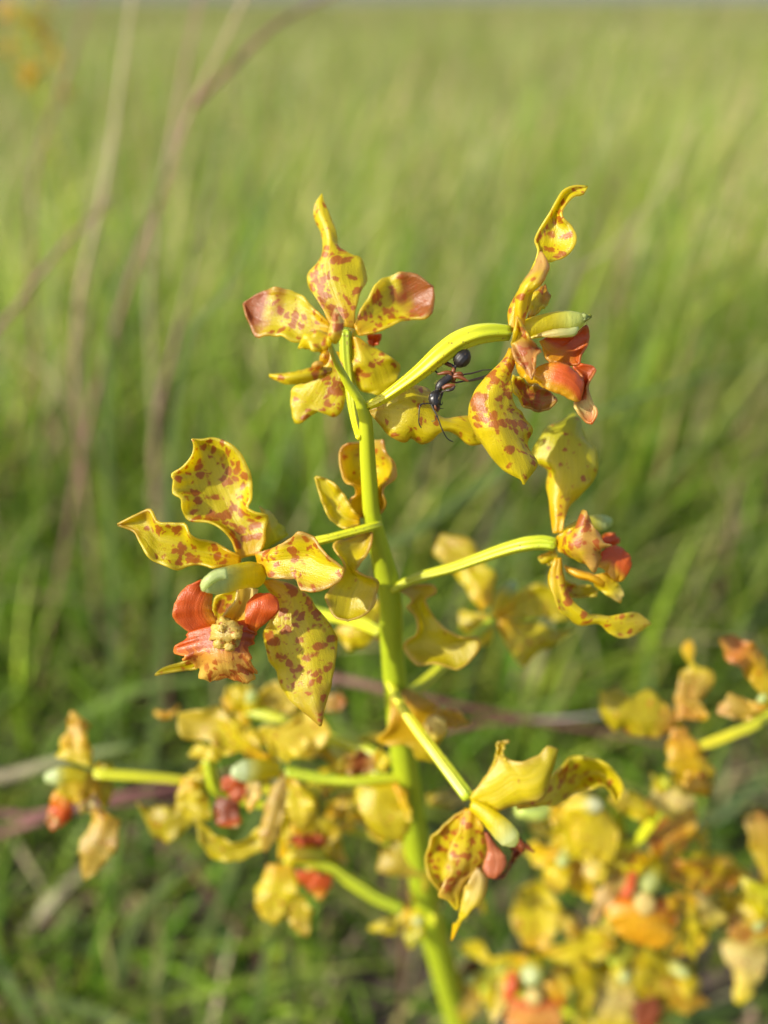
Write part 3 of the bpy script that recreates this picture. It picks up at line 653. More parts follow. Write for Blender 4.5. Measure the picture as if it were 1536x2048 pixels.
# ---------------- flower on the right, half turned away
crop(760, 800, 2.648); base_depth(119)
f = flower(930, 760)
pedicel(f, '60,1005 200,940 380,890 500,848 600,812 700,780 780,762 860,755 925,765', (8, 5, 3, 1, 0), (18, 19, 20, 21, 23, 25, 27, 27, 25), [(0, STEMY), (0.4, GREENY*0.95), (0.7, GREENY), (1, STEMG)])
pet('sepal', f, '918,705 910,620 896,540 884,440 896,382 880,352 802,320 806,270 850,200 872,160 950,110 1030,70', '962,705 972,640 1002,560 1072,490 1142,400 1144,262 1102,210 1072,150 1056,100 1033,72', '940,705 945,620 960,520 985,400 985,290 985,190 1005,110 1031,71',
    z=(0, 2, 3, 4), za=(0, 3, 3, 4), zm=(0, 0, 0.5, 1.5, 4), spots=0.45, cols=[(0, DEEP), (0.4, YEL), (1, GREENY*0.95)], nu=44, nv=17)
pet('petal', f, '938,720 1000,682 1060,652 1068,592 1100,580 1112,640 1150,700 1182,758 1226,769', '945,800 1010,832 1080,872 1122,892 1146,906 1162,842 1172,790 1225,772', '940,760 1000,760 1050,755 1090,740 1150,765 1226,770', z=(0, -3, -4, -4), zb=(0, -2, -3, -4), zm=(0, -3.6, -4.4, -4.6, -4), spots=0.8, ruffle=1.4, blot=(np.array((0.52, 0.22, 0.10)), 0.3, 0.6, 0.6), nu=36)
pet('sepal', f, '928,835 895,930 910,1030 940,1110 1000,1150 1060,1196 1150,1180 1210,1230 1270,1260 1350,1240 1436,1185', '958,835 972,930 1002,1040 1060,1100 1130,1140 1220,1150 1300,1125 1370,1130 1434,1182', z=(0, 1, 2, 4), cup=0.6, spots=0.75, cols=[(0, DEEP), (0.3, YEL), (1, YEL)], blot=(TAN, 0.7, 0.95, 0.5), nu=44)
pet('sepal', f, '960,950 1050,980 1120,985 1160,1010', '975,1045 1080,1045 1140,1035 1160,1012', z=(3, 6), cup=-0.8, spots=0.7, cols=[(0, OLIVE), (1, OLIVE)], nu=20)
pet('sepal', f, '840,830 850,860 900,875', '930,790 935,830 902,876', z=(3, 4), spots=0.2, nu=14, nv=7)
pet('lip_base', f, '975,880 1060,905 1130,925 1200,960', '990,905 1050,940 1110,955 1180,990', z=(2, 1, 1), cup=1.2, cols=[(0, DEEP), (1, DEEP)], spots=0, nu=20, ruffle=0.1)
pet('lip_lobe', f, '1165,810 1200,780 1242,768 1302,800 1326,870 1302,930', '1140,880 1190,900 1230,950 1270,960 1300,932', z=(0, 0, 1), cup=0.3, cols=[(0, ORANGE), (1, ORANGE)], spots=0, ruffle=0.5, cross=(DEEP, 0.0, 0.6, 0.9))
pet('lip_lobe', f, '1165,735 1210,705 1268,740', '1180,765 1240,770 1268,742', z=(3, 5), cup=0.6, cols=[(0, ORANGE), (1, ORANGE)], spots=0, nu=16, nv=9)
pet('lip_midlobe', f, '1120,925 1140,985 1200,1030 1272,1072', '1220,900 1252,960 1282,1010 1274,1070', z=(1, 2, 3), cup=0.8, cols=[(0, DEEP), (0.5, YEL), (0.8, CREAM), (1, DEEP)], spots=0.1, ruffle=0.6)
column(f, '990,715 1060,680 1120,660 1180,650 1218,645', (3, 5, 6), (30, 36, 38, 36, 20), tipcol=np.array((0.50, 0.58, 0.24)))
base_depth(128)
pet('bract', orchid, '105,1015 170,1062 142,1100 190,1150 190,1240 142,1280 128,1330 200,1402 290,1396 400,1426', '200,978 282,980 296,1020 242,1052 262,1110 332,1200 430,1250 522,1260 532,1310 472,1390 405,1430', z=(-2, 0, 1, 0), cup=-1.6, spots=0.15, cols=[(0, TAN), (0.3, YEL), (1, OLIVE)], edge=(np.array((0.60, 0.34, 0.06)), 0.8, 0.5), nu=40)

# ---------------- flower below, on the long pedicel towards the viewer
crop(700, 1320, 2.56); base_depth(125)
f = flower(610, 700)
pedicel(f, '200,110 260,230 340,350 420,455 500,560 560,640 605,700', (14, 9, 5, 2, 0), (19, 20, 22, 23, 25, 26, 26), [(0, STEMY), (0.35, YEL), (0.75, GREENY), (1, STEMG)])
pet('sepal', f, '612,695 680,610 735,530 765,492 832,513 910,506 972,484 1010,440 1060,455', '622,725 740,762 850,752 920,722 1000,692 1032,580 1063,458', z=(0, -1, -2, -1), cup=1.2, spots=0.22, cols=[(0, YEL), (0.5, YEL), (1, OLIVE)], edge=(np.array((0.60, 0.40, 0.16)), 0.6, 0.5), nu=40)
pet('sepal_horn', f, '730,545 750,480 755,425 815,412', '800,515 782,472 792,440 817,417', z=(-1.2, -1, -0.5), cup=-0.8, spots=0.05, cols=[(0, YEL), (1, TAN)], nu=22, nv=11)
pet('petal', f, '850,730 940,690 1010,640 1060,560 1150,500 1270,510 1360,580 1402,660 1370,736', '860,765 960,750 1050,740 1120,712 1200,672 1280,642 1332,672 1368,740', '855,750 960,720 1040,690 1120,620 1220,570 1310,600 1369,738', z=(3, 5, 7), zm=(3, 4, 9, 8), spots=0.62, nu=38)
pet('petal', f, '585,765 520,820 440,880 405,930 388,1020 400,1100 450,1172 470,1192', '612,775 570,880 540,960 520,1050 490,1130 458,1192', z=(1, 3.5, 4), zb=(1, 4.5, 5), cup=-0.9, spots=0.75, edge=(TAN, 0.6, 0.5))
pet('sepal', f, '590,755 550,880 525,980 500,1080 450,1200 500,1230 540,1276', '645,760 672,860 697,930 707,1000 670,1062 620,1082 592,1150 562,1240 546,1280', z=(0, -1, -1, 0), zb=(0, 1.2, 1.5, 0), cup=0.5, ruffle=1.3, spots=0.75, cols=[(0, DEEP), (0.3, YEL), (0.7, np.array((0.62, 0.42, 0.06))), (1, YEL)], nu=36)
pet('sepal_tail', f, '652,1062 602,1130 572,1250 556,1300 532,1360 520,1430', '656,1062 702,1120 692,1200 622,1280 577,1310 547,1380 522,1433', z=(-1, -1.5, 0, 1), cup=0.9, spots=0.05, cols=[(0, np.array((0.62, 0.46, 0.16))), (0.6, YEL), (1, DEEP)])
column(f, '625,740 680,775 730,820 780,870 820,915 838,945', (-1, -2.5, -3), (24, 32, 40, 46, 44, 22), tipcol=np.array((0.66, 0.70, 0.30)))
pet('lip_lobe', f, '690,880 705,970 682,1050 682,1100 740,1116', '700,880 745,950 792,1002 793,1060 742,1117', z=(0, -0.5, -1), cup=0.6, cols=[(0, RED), (0.4, np.array((0.60, 0.22, 0.08))), (1, np.array((0.58, 0.18, 0.06)))], spots=0, ruffle=0.2)
pet('lip_midlobe', f, '800,940 830,990 800,1080 740,1122', '870,910 900,950 880,985 830,1040 790,1118', z=(2, 2, 1), cup=-0.8, cols=[(0, DARKRED*1.6), (1, DARKRED*1.4)], spots=0.1, ruffle=0.8)
pet('lip_tip', f, '850,900 890,930 945,982', '870,960 900,965 942,985', z=(2, 2), cols=[(0, DARKRED*1.8), (1, RED)], spots=0, nu=14, nv=7)
base_depth(140)
pet('bract', orchid, '215,165 190,330 150,392 168,442 300,432 340,500 420,522', '285,140 400,200 482,280 492,370 442,452 426,526', z=(0, 2, 3), cup=1.5, spots=0.1, cols=[(0, TAN), (0.3, DEEP*0.95), (1, OLIVE)])
pet('bract', orchid, '400,290 385,330 400,400 430,420', '440,280 490,310 490,380 432,422', z=(-2, -3, -2), cup=1.0, spots=0, cols=[(0, CREAM), (1, YEL)], nu=16, nv=9)
pet('bract', orchid, '430,265 520,250 570,280 622,320', '470,350 520,340 560,345 622,323', z=(2, 3), spots=0.05, cols=[(0, DEEP), (1, TAN)], nu=18)

# ---------------- flower behind, right of the stem
SOFT = [(0, DEEP), (0.3, YEL*0.95), (1, OLIVE)]
crop(760, 800, 2.648); base_depth(158)
f = flower(600, 1160)
pedicel(f, '90,1590 190,1535 300,1440 400,1350 500,1250 595,1165', (-14, -8, -4, 0), (22, 22, 21, 20, 20, 18), [(0, STEMY), (0.5, GREENY*0.9), (1, STEMG)])
pet('sepal', f, '540,1120 450,1000 400,920 310,850 288,800 320,718', '590,1080 606,960 612,915 562,878 520,790 450,730 328,712', z=(0, 2, 5), cup=1.5, spots=0.2, cols=SOFT, blot=(TAN, 0.5, 0.9, 0.5))
pet('petal', f, '610,1130 740,1020 830,972 900,990 960,1060 1010,1155', '630,1175 740,1165 860,1150 930,1165 1008,1160', z=(0, 1, 2), cup=-1.5, spots=0.2, cols=SOFT)
pet('sepal', f, '620,1180 670,1290 720,1392 790,1395 840,1332 900,1312 960,1270 1030,1216', '650,1170 760,1175 860,1190 940,1232 1028,1214', z=(0, 0, 2), cup=1.5, spots=0.1, cols=SOFT)
pet('petal', f, '590,1150 500,1125 430,1130 420,1180 470,1250', '600,1180 590,1280 540,1290 475,1255', z=(1, 4), cup=1, spots=0.1, cols=SOFT)
column(f, '610,1150 630,1090 655,1040 690,1000 710,970', (1, 4, 6), (24, 30, 34, 32, 18), tipcol=np.array((0.50, 0.58, 0.28)))
pet('lip_lobe', f, '640,1070 700,1060 740,1040', '650,1130 720,1120 742,1044', z=(6, 9), cols=LOB, spots=0)

# ---------------- blossom mostly hidden behind the stem
crop(620, 840, 3.303); base_depth(150)
f = flower(190, 1300)
pedicel(f, '470,1400 330,1340 210,1312 100,1290 20,1260', (-12, -6, 0, 3), (22, 20, 19, 19, 18))
pet('sepal', f, '470,1190 380,1215 290,1270 215,1330 168,1392', '475,1500 440,1430 380,1492 300,1515 240,1508 172,1396', z=(0, -2, 0), cup=1.5, spots=0.1, cols=[(0, YEL), (0.6, YEL), (1, TAN)], edge=(RED, 0.9, 0.5))
pet('sepal', f, '20,1260 -60,1180 -160,1160 -260,1240', '20,1270 -80,1330 -190,1330 -258,1244', z=(4, 7), spots=0.3, cols=SOFT)

# ---------------- lower left cluster
crop(60, 1340, 2.327); base_depth(152)
f = flower(1160, 470)
pedicel(f, '1760,500 1640,505 1520,515 1400,510 1300,495 1190,475', (2, 0, 0, 0), (17, 17, 17, 18, 20, 20), [(0, STEMY), (1, STEMG)])
pet('sepal', f, '1115,410 1010,320 980,270 890,188 800,180 690,200', '1085,445 980,382 900,392 830,332 740,330 690,270 688,205', z=(0, -1, 0), cup=-1.5, spots=0.35, cols=YO, blot=(TAN, 0.4, 0.7, 0.5))
pet('petal', f, '1130,400 1105,340 1060,268 1160,268 1270,200 1360,228 1402,292', '1200,440 1280,372 1300,345 1350,362 1398,300', z=(0, 0, 1), cup=-1.5, spots=0.25, cols=[(0, YEL), (1, np.array((0.76, 0.60, 0.08)))])
pet('sepal', f, '1165,470 1175,600 1200,700 1262,742', '1220,480 1292,560 1333,620 1322,690 1266,744', z=(0, -2, -1), cup=1.5, spots=0.35, cols=YO, blot=(TAN, 0.5, 0.8, 0.5))
pet('sepal', f, '1120,690 1000,785 900,790 830,740 758,680', '1170,770 1060,850 940,892 850,882 798,800 764,690', z=(0, -2, -2), cup=-1.2, spots=0.1, cols=[(0, YEL), (1, OLIVE)])
pet('petal', f, '1120,550 1090,650 1070,760 1085,840', '1185,480 1190,640 1160,760 1100,845', z=(-1, -3, -2), cup=1.5, spots=0.2, cols=[(0, TAN), (1, TAN)], ruffle=0.9)
column(f, '1150,465 1090,462 1040,468 990,470 945,475', (0, -3, -5), (34, 42, 46, 44, 24), tipcol=np.array((0.55, 0.62, 0.36)))
pet('lip_lobe', f, '900,500 890,540 930,590 960,620', '960,480 1010,530 1010,580 965,622', z=(-2, -2), cup=1, cols=[(0, ORANGE*0.8), (1, ORANGE*0.7)], spots=0)
pet('lip_midlobe', f, '870,590 858,660 880,720 960,730', '970,600 975,660 985,700 962,732', z=(-2, -3), cup=1, cols=[(0, DARKRED*1.5), (0.5, DARKRED*1.5), (0.7, ORANGE), (1, CREAM)], spots=0.3, ruffle=0.8)
pet('lip_lobe', f, '1010,520 1000,600 1020,660', '1060,510 1080,570 1022,662', z=(-2, -3), cols=[(0, CREAM), (1, DEEP)], spots=0.1)
base_depth(158)
pet('bract', orchid, '705,505 688,600 720,682 800,702 845,692', '770,515 822,590 840,640 850,690', z=(0, -1), cup=1.2, spots=0.05, cols=SOFT)
pet('bract', orchid, '498,612 560,645 700,620 755,640', '520,640 545,710 580,782 660,792 758,715', z=(2, 2), cup=1.4, spots=0.05, cols=[(0, OLIVE), (1, OLIVE)])
f = flower(860, 560)
pedicel(f, '1180,640 1040,620 930,590 870,560 845,490 830,410', (4, 3, 1, 0), (16, 16, 18, 22, 24, 22), [(0, STEMY), (1, STEMG)])
pet('sepal', f, '780,400 750,380 790,345 850,350', '830,430 880,420 885,380 852,352', z=(0, -1), cup=1, cols=YO, spots=0.1, nu=18)
pet('petal', f, '840,410 760,470 720,500', '850,440 800,510 725,515', z=(0, 1), cols=YO, spots=0.1, nu=18)
# blossom above it
base_depth(166)
f = flower(1010, 190)
pedicel(f, '1600,380 1440,330 1250,260 1120,215 1010,190', (-8, -3, 0), (17, 17, 18, 20, 20))
pet('sepal', f, '890,140 930,80 1010,60 1050,100', '920,190 1000,210 1040,190 1060,110', z=(0, 2), cup=1.5, spots=0.1, cols=SOFT)
pet('petal', f, '1040,160 1090,80 1150,60 1250,110', '1040,200 1150,205 1230,190 1256,120', z=(0, 1), cup=-1.5, spots=0.05, cols=[(0, YEL), (0.5, np.array((0.74, 0.60, 0.10))), (1, OLIVE)])
pet('sepal', f, '1000,200 900,210 880,190', '1030,240 980,270 890,200', z=(0, -1), cols=SOFT, spots=0.1, nu=18)
pet('petal', f, '690,180 640,200 580,190', '690,165 650,225 582,210', z=(2, 3), cols=[(0, DEEP), (1, DEEP)], spots=0.1, nu=14)
pet('sepal', f, '1380,120 1440,110 1470,140', '1370,190 1440,190 1472,145', z=(3, 2), cols=[(0, TAN), (1, RED)], spots=0.2, nu=14)
column(f, '1020,190 1030,150 1030,110', (0, -3), (24, 28, 20))
# far-left blossom on a long pedicel
base_depth(156)
f = flower(300, 480)
pedicel(f, '1720,530 1500,545 1200,560 900,545 700,512 500,495 300,482', (2, 8, 6, 2, 0), (16, 16, 16, 17, 18, 20, 20), [(0, STEMY), (0.6, np.array((0.50, 0.45, 0.02))), (1, GREENY)])
pet('sepal', f, '125,405 150,330 175,270 188,195', '292,455 275,330 255,240 200,188', z=(-2, 0, 0), cup=1.2, spots=0.25, cols=[(0, YEL), (0.5, DEEP), (1, DEEP)], blot=(TAN, 0.4, 0.6, 0.4))
pet('petal', f, '300,470 200,470 150,490 130,560', '310,560 260,610 190,610 135,570', z=(0, -3), cup=2, spots=0.15, cols=[(0, DEEP), (1, YEL)])
pet('lip_lobe', f, '115,560 95,620 90,690 130,735', '190,560 200,620 185,690 135,735', z=(-2, -1), cup=1.5, cols=[(0, DEEP), (0.4, ORANGE), (1, ORANGE)], spots=0.1)
pet('lip_midlobe', f, '90,660 80,700 100,745', '140,700 130,730 105,748', z=(-2, -2), cols=[(0, CREAM), (1, ORANGE)], spots=0.3, nu=14)
pet('petal', f, '290,600 250,620 225,640', '310,640 260,665 228,650', z=(-2, -3), cols=[(0, CREAM), (1, TAN)], spots=0.1, nu=14)
pet('sepal', f, '300,640 275,730 228,835 250,972', '345,655 412,715 402,830 322,930 254,976', z=(0, -1, 0), cup=1.5, spots=0.25, cols=[(0, DEEP), (0.4, TAN), (1, TAN)])
pet('sepal', f, '305,440 340,430 390,438', '310,490 350,480 388,460', z=(2, 3), cols=SOFT, spots=0.1, nu=14)
pet('sepal', f, '310,520 360,505 388,530', '310,600 350,640 390,560', z=(2, 3), cols=SOFT, spots=0.1, nu=14)
column(f, '260,500 190,490 130,495 75,500', (-1, -2, -3), (26, 34, 38, 20), tipcol=np.array((0.62, 0.70, 0.36)))
# lowest left blossom
base_depth(166)
f = flower(1180, 880)
pedicel(f, '1730,1110 1620,1060 1540,1010 1460,960 1390,912 1290,885 1190,880', (4, 3, 2, 0), (24, 25, 26, 25, 24, 22, 20), [(0, STEMG), (1, STEMY)])
column(f, '1200,880 1250,862 1310,860 1370,862', (-1, -2), (26, 32, 34, 22), tipcol=GREENY, base=YEL)
pet('lip_lobe', f, '1205,775 1280,765 1375,772', '1210,800 1290,832 1372,815', z=(0, 0), cup=1, cols=[(0, ORANGE), (1, ORANGE*0.8)], spots=0, nu=18)
pet('lip_lobe', f, '1240,930 1330,940 1405,960', '1250,985 1330,1010 1402,1012', z=(-1, 0), cup=1, cols=[(0, ORANGE), (1, ORANGE)], spots=0.05, nu=18)
pet('lip_midlobe', f, '1270,1000 1310,1040 1345,1070', '1390,990 1380,1040 1350,1072', z=(0, 0), cols=[(0, ORANGE), (1, DEEP)], spots=0.2, nu=18)
pet('sepal', f, '1110,900 1085,960 1048,1050 1068,1132 1130,1182', '1212,900 1252,980 1242,1050 1200,1130 1135,1184', z=(0, -1, -1), cup=1.5, spots=0.3, cols=YO, blot=(TAN, 0.5, 0.8, 0.4))
pet('sepal', f, '1200,1050 1190,1130 1230,1200 1292,1240', '1270,1045 1312,1110 1305,1180 1296,1240', z=(0, 0), cup=1.2, spots=0.3, cols=[(0, YEL), (1, TAN)])
pet('petal', f, '1160,880 1155,780 1165,640 1170,520', '1200,870 1195,780 1195,640 1180,520', z=(0, -4), spots=0.2, cols=YO)
pet('petal', f, '1210,720 1290,690 1380,680 1420,720', '1250,820 1370,810 1415,780 1421,724', z=(3, 4), cup=1.4, spots=0.1, cols=SOFT)
# bracts round the lower stem
crop(700, 1320, 2.56); base_depth(152)
pet('bract', orchid, '230,625 60,640 28,700 60,800 160,900 265,930', '250,640 285,700 312,800 300,870 268,932', z=(2, 0, 0), cup=1.8, spots=0.1, cols=[(0, YEL), (1, OLIVE)])
pet('bract', orchid, '215,640 250,720 285,800 312,835', '235,630 280,680 308,760 315,832', z=(0, -3), cup=0.8, spots=0, cols=[(0, DEEP), (1, YEL)], nu=18)
pet('bract', orchid, '-60,520 0,480 80,470 135,520', '-60,560 0,590 90,585 136,540', z=(0, 2), cup=-0.8, spots=0.3, cols=[(0, OLIVE), (0.5, DARKRED*1.8), (1, TAN)])
pet('bract', orchid, '120,480 160,455 195,510 190,560', '130,520 140,560 160,570 188,562', z=(0, 0), cols=YO, spots=0.1, nu=14)
base_depth(170)
pet('bract', orchid, '250,880 180,960 140,1050 150,1082 250,1100', '340,900 400,1000 410,1070 380,1100 255,1102', z=(0, 0, 1), cup=1.8, spots=0.1, cols=[(0, OLIVE), (1, TAN)])
pet('sepal', orchid, '390,690 470,660 540,690 600,720', '400,740 470,760 540,745 598,725', z=(0, 0), cup=1.2, spots=0.05, cols=[(0, OLIVE), (1, CREAM)])
pet('bract', orchid, '330,960 340,1050 370,1130 380,1200', '400,960 410,1050 400,1130 384,1202', z=(0, 0), spots=0.1, cols=SOFT)
# blossom low on the stem
base_depth(182)
f = flower(330, 1280)
pedicel(f, '440,1330 400,1310 350,1285', (-4, 0), (20, 20, 18))
pet('sepal', f, '280,1240 240,1290 170,1330 95,1370', '320,1300 260,1370 200,1400 100,1382', z=(0, 1), cup=1.2, spots=0.1, cols=YO)
pet('petal', f, '320,1250 300,1150 340,1080 390,1060', '370,1250 400,1180 420,1120 392,1062', z=(0, 1), cup=1.2, spots=0.15, cols=SOFT)
pet('petal', f, '370,1250 420,1210 480,1240', '380,1300 440,1330 482,1250', z=(0, -1), cup=1, spots=0.1, cols=[(0, YEL), (1, CREAM)])
pet('sepal', f, '300,1300 280,1400 300,1480', '380,1310 380,1400 310,1482', z=(0, -1), cup=1, spots=0.1, cols=[(0, YEL), (1, GREENY)])
column(f, '340,1280 345,1320 350,1350', (-2, -4), (24, 30, 18), tipcol=np.array((0.58, 0.62, 0.3)))

# ================================================================== second spike, lower right
H2 = 0.112
W2, R2 = stem_from_px([(1235, 1610), (1240, 1680), (1240, 1760), (1232, 1850), (1222, 1950), (1212, 2080)], [16, 24, 32, 38, 42, 44], H2)
spike2 = empty('orchid_spike', W2[0])
tag(spike2, 'crowded yellow orchid spike with open orange lips, low beside the tall one', 'orchid')
tube('stem', W2, R2, M_STEM, spike2, [(0, STEMG*0.8), (1, STEMY)], ns=16, nu=50)
def fl2(x, y, dz=0): return flower(x, y, dz, spike2)
crop(900, 1600, 2.415); base_depth(176)
f = fl2(1000, 330)
pedicel(f, '830,330 900,300 960,310 1010,330', (8, 6, 2), (16, 18, 20, 20))
pet('sepal', f, '980,280 950,200 930,100 960,20 1040,-40', '1060,290 1150,220 1190,140 1180,40 1120,-20 1045,-42', z=(0, 2, 4), cup=-1.5, spots=0.85, cols=[(0, DEEP), (0.5, DEEP*0.95), (1, OLIVE)])
pet('petal', f, '1040,300 1150,290 1270,280 1340,310 1402,392', '1050,390 1150,440 1220,442 1300,452 1400,396', z=(0, 1, 2), cup=-1.2, spots=0.85, cols=[(0, DEEP), (1, OLIVE)], blot=(RED*0.9, 0.6, 0.9, 0.5))
pet('petal', f, '800,335 722,420 690,520 678,592', '865,345 845,430 775,500 702,602', z=(0, -2, -1), cup=1.2, spots=0.05, cols=[(0, TAN), (1, np.array((0.60, 0.42, 0.18)))])
pet('petal', f, '960,260 860,230 800,260 780,330', '980,340 900,360 840,350 785,335', z=(0, -1), cup=1.2, spots=0.7, cols=YO)
pet('sepal', f, '1088,440 1100,600 1120,700 1180,772', '1195,470 1205,600 1190,690 1186,775', z=(2, 3), cup=1.2, spots=0.1, cols=SOFT)
pet('sepal', f, '1190,400 1165,480 1200,580 1260,620', '1240,430 1260,500 1330,560 1265,622', z=(3, 3), cup=1.2, spots=0.1, cols=[(0, CREAM), (1, OLIVE)])
pet('sepal', f, '1250,270 1180,240 1150,250', '1230,300 1180,285 1152,262', z=(4, 4), cols=[(0, YEL), (1, GREENY)], spots=0, nu=12)
column(f, '1000,320 985,345 970,375 960,405 955,430', (-1, -5, -8), (34, 42, 46, 44, 22), tipcol=np.array((0.46, 0.50, 0.16)))
pet('lip_lobe', f, '870,350 830,430 800,490', '900,350 890,440 850,500', z=(-1, -2), cup=1.4, cols=[(0, ORANGE), (1, ORANGE)], spots=0)
pet('lip_lobe', f, '1010,470 1000,530 1040,600', '1090,460 1095,540 1090,600', z=(-1, -2), cup=1.4, cols=[(0, DEEP), (0.4, DEEP), (1, ORANGE)], spots=0)
pet('lip_midlobe', f, '800,470 750,520 770,580 830,660 900,690', '1040,490 1080,600 1085,660 1020,712 905,695', '920,480 920,540 910,620 900,690', z=(-2, -3, -2), zm=(-3, -5, -4, -2), cols=[(0, np.array((0.72, 0.24, 0.01))), (0.35, np.array((0.78, 0.50, 0.02))), (1, np.array((0.76, 0.42, 0.01)))], spots=0.35, ruffle=0.9, nu=30, nv=19)
ball('callus', f, 940, 500, -5, 50, 55, 1.3, CREAM, lumps=0.3)
base_depth(170)
f = fl2(480, 60)
pedicel(f, '800,200 700,120 600,60 480,50 420,65 330,45', (10, 6, 0, -2), (18, 18, 20, 24, 26, 24), [(0, STEMY), (1, np.array((0.50, 0.60, 0.14)))])
pet('sepal', f, '470,50 490,130 550,230 600,290', '500,20 600,60 660,150 640,270', z=(0, 1), cup=1.2, spots=0.2, cols=YO)
pet('sepal', f, '540,20 620,-40 720,0 800,120 812,240', '560,110 600,200 680,280 760,300 810,250', z=(0, 0, 0), cup=1.8, spots=0.25, cols=YO, blot=(TAN, 0.3, 0.6, 0.3))
pet('petal', f, '650,310 700,290 760,330', '640,350 690,400 750,400', z=(2, 1), cup=1, cols=[(0, CREAM), (1, YEL)], spots=0.1, nu=16)
column(f, '560,40 640,30 700,25 730,30', (0, -2, -3), (30, 34, 34, 20), tipcol=np.array((0.60, 0.62, 0.4)))
# upper blossom of the spike
base_depth(168)
f = fl2(1010, 60)
pedicel(f, '860,230 920,180 980,100 1010,60', (8, 5, 0), (16, 18, 20, 20))
pet('sepal', f, '980,60 960,-20 1000,-60 1100,-70', '1050,80 1150,60 1190,0 1105,-68', z=(0, 0), cup=1.2, spots=0.3, cols=[(0, YEL), (0.5, CREAM), (1, OLIVE)])
pet('petal', f, '990,30 900,-30 830,-50 760,-10', '1000,80 920,90 830,60 762,-5', z=(0, -2), cup=1.4, spots=0.2, cols=SOFT, blot=(TAN, 0.4, 0.7, 0.5))
pet('petal', f, '1010,20 990,-60 970,-130', '1040,20 1030,-60 975,-132', z=(0, 0), cols=SOFT, spots=0.05, nu=16)
ball('bud', f, 1035, -85, 0, 30, 34, 2.0, GREENY)
# lower front blossom
base_depth(192)
f = fl2(400, 780)
pedicel(f, '780,700 700,720 560,760 400,780', (2, 3, 0), (18, 20, 22, 22))
pet('sepal', f, '370,720 310,620 298,520 340,430 420,390', '450,720 520,640 535,540 500,450 424,389', z=(0, 2, 2), cup=-1.8, spots=0.45, cols=YO, edge=(TAN, 0.7, 0.6))
pet('petal', f, '380,760 280,740 200,760 140,680 40,690', '370,800 270,790 180,790 100,760 42,700', z=(0, 0, 1), cup=-1, spots=0.3, cols=YO)
pet('petal', f, '430,730 550,690 650,650 720,625 805,700', '430,790 560,780 680,780 740,760 803,705', z=(0, 0, 1), cup=-1.4, spots=0.35, cols=YO, blot=(RED, 0.7, 1.0, 0.5))
pet('sepal', f, '300,790 240,850 230,950 200,1080', '350,800 330,900 280,1000 205,1085', z=(2, 2), cup=1.2, spots=0.1, cols=[(0, YEL), (1, CREAM)])
pet('sepal', f, '460,790 560,860 600,960 640,1080', '500,760 680,800 700,930 645,1085', z=(3, 4), cup=1.2, spots=0.1, cols=SOFT)
column(f, '400,790 395,820 390,850 385,885', (-1, -5, -7), (34, 44, 46, 22), tipcol=np.array((0.58, 0.64, 0.34)))
pet('lip_lobe', f, '290,820 262,900 260,970', '320,830 330,910 290,970', z=(-1, -2), cup=1.2, cols=[(0, ORANGE), (1, ORANGE)], spots=0)
pet('lip_lobe', f, '450,880 460,940 540,1000', '510,840 545,930 552,990', z=(-1, -2), cup=1.2, cols=[(0, DEEP), (0.5, DEEP), (1, ORANGE)], spots=0)
pet('lip_midlobe', f, '300,960 270,1030 280,1090 320,1150', '500,960 540,1030 530,1100 480,1150', z=(-2, -2), cup=1.8, cols=[(0, ORANGE), (0.4, np.array((0.74, 0.45, 0.1))), (1, ORANGE)], spots=0.5, ruffle=0.9, nu=26, nv=17)
ball('callus', f, 405, 950, -4, 40, 40, 1.2, CREAM, lumps=0.3)
base_depth(200)
f = fl2(780, 790)
pedicel(f, '850,700 830,730 780,790', (0, 0), (18, 18, 18), [(0, STEMG), (1, STEMG)])
pet('sepal', f, '760,830 700,900 690,1000 720,1100', '830,830 880,900 890,1000 830,1110', z=(0, 0), cup=1.6, spots=0.15, cols=[(0, YEL), (0.5, CREAM), (1, YEL)])
pet('petal', f, '880,850 1000,850 1120,880 1255,985', '880,920 1000,980 1110,1020 1252,990', z=(0, 0), cup=1.2, spots=0.5, cols=[(0, OLIVE), (1, np.array((0.55, 0.32, 0.02)))])
pet('sepal', f, '850,680 900,690 960,720 1060,800', '860,800 940,830 1010,860 1090,880', z=(1, 2), cup=1.5, spots=0.3, cols=SOFT)
pet('petal', f, '780,760 830,690 880,680', '800,830 860,790 890,700', z=(-2, -2), cols=[(0, GREENY), (1, GREENY)], spots=0.05, nu=16)
pet('lip_midlobe', f, '890,980 880,1040 900,1110', '1000,940 1020,1020 990,1110', z=(-3, -3), cup=1, cols=[(0, DARKRED*1.4), (1, DARKRED*1.8)], spots=0.3, ruffle=1.0, nu=22)
column(f, '800,800 830,840 850,870', (0, -3), (26, 30, 18))
base_depth(205)
f = fl2(150, 900)
pedicel(f, '760,1040 560,1020 360,960 250,930 150,900', (4, 3, 2, 0), (18, 20, 20, 22, 22))
pet('sepal', f, '60,850 30,900 20,1000 60,1080', '120,840 150,930 140,1010 70,1085', z=(0, 0), cup=1.4, spots=0.2, cols=[(0, DEEP), (0.5, TAN), (1, OLIVE)])
pet('sepal', f, '120,840 180,800 240,770 270,740', '150,900 220,880 260,830 275,745', z=(0, -1), cols=[(0, GREENY), (1, np.array((0.56, 0.60, 0.1)))], spots=0, nu=18)
pet('petal', f, '130,900 150,960 190,1010 200,1090', '200,860 230,930 230,1010 210,1090', z=(0, -1), cup=1, cols=SOFT, spots=0.1)
pet('petal', f, '90,770 60,800 40,850', '150,780 130,830 60,860', z=(2, 2), cols=[(0, DARKRED), (1, RED*0.7)], spots=0.2, nu=14)
column(f, '140,890 110,870 80,860', (0, -2), (24, 28, 18))

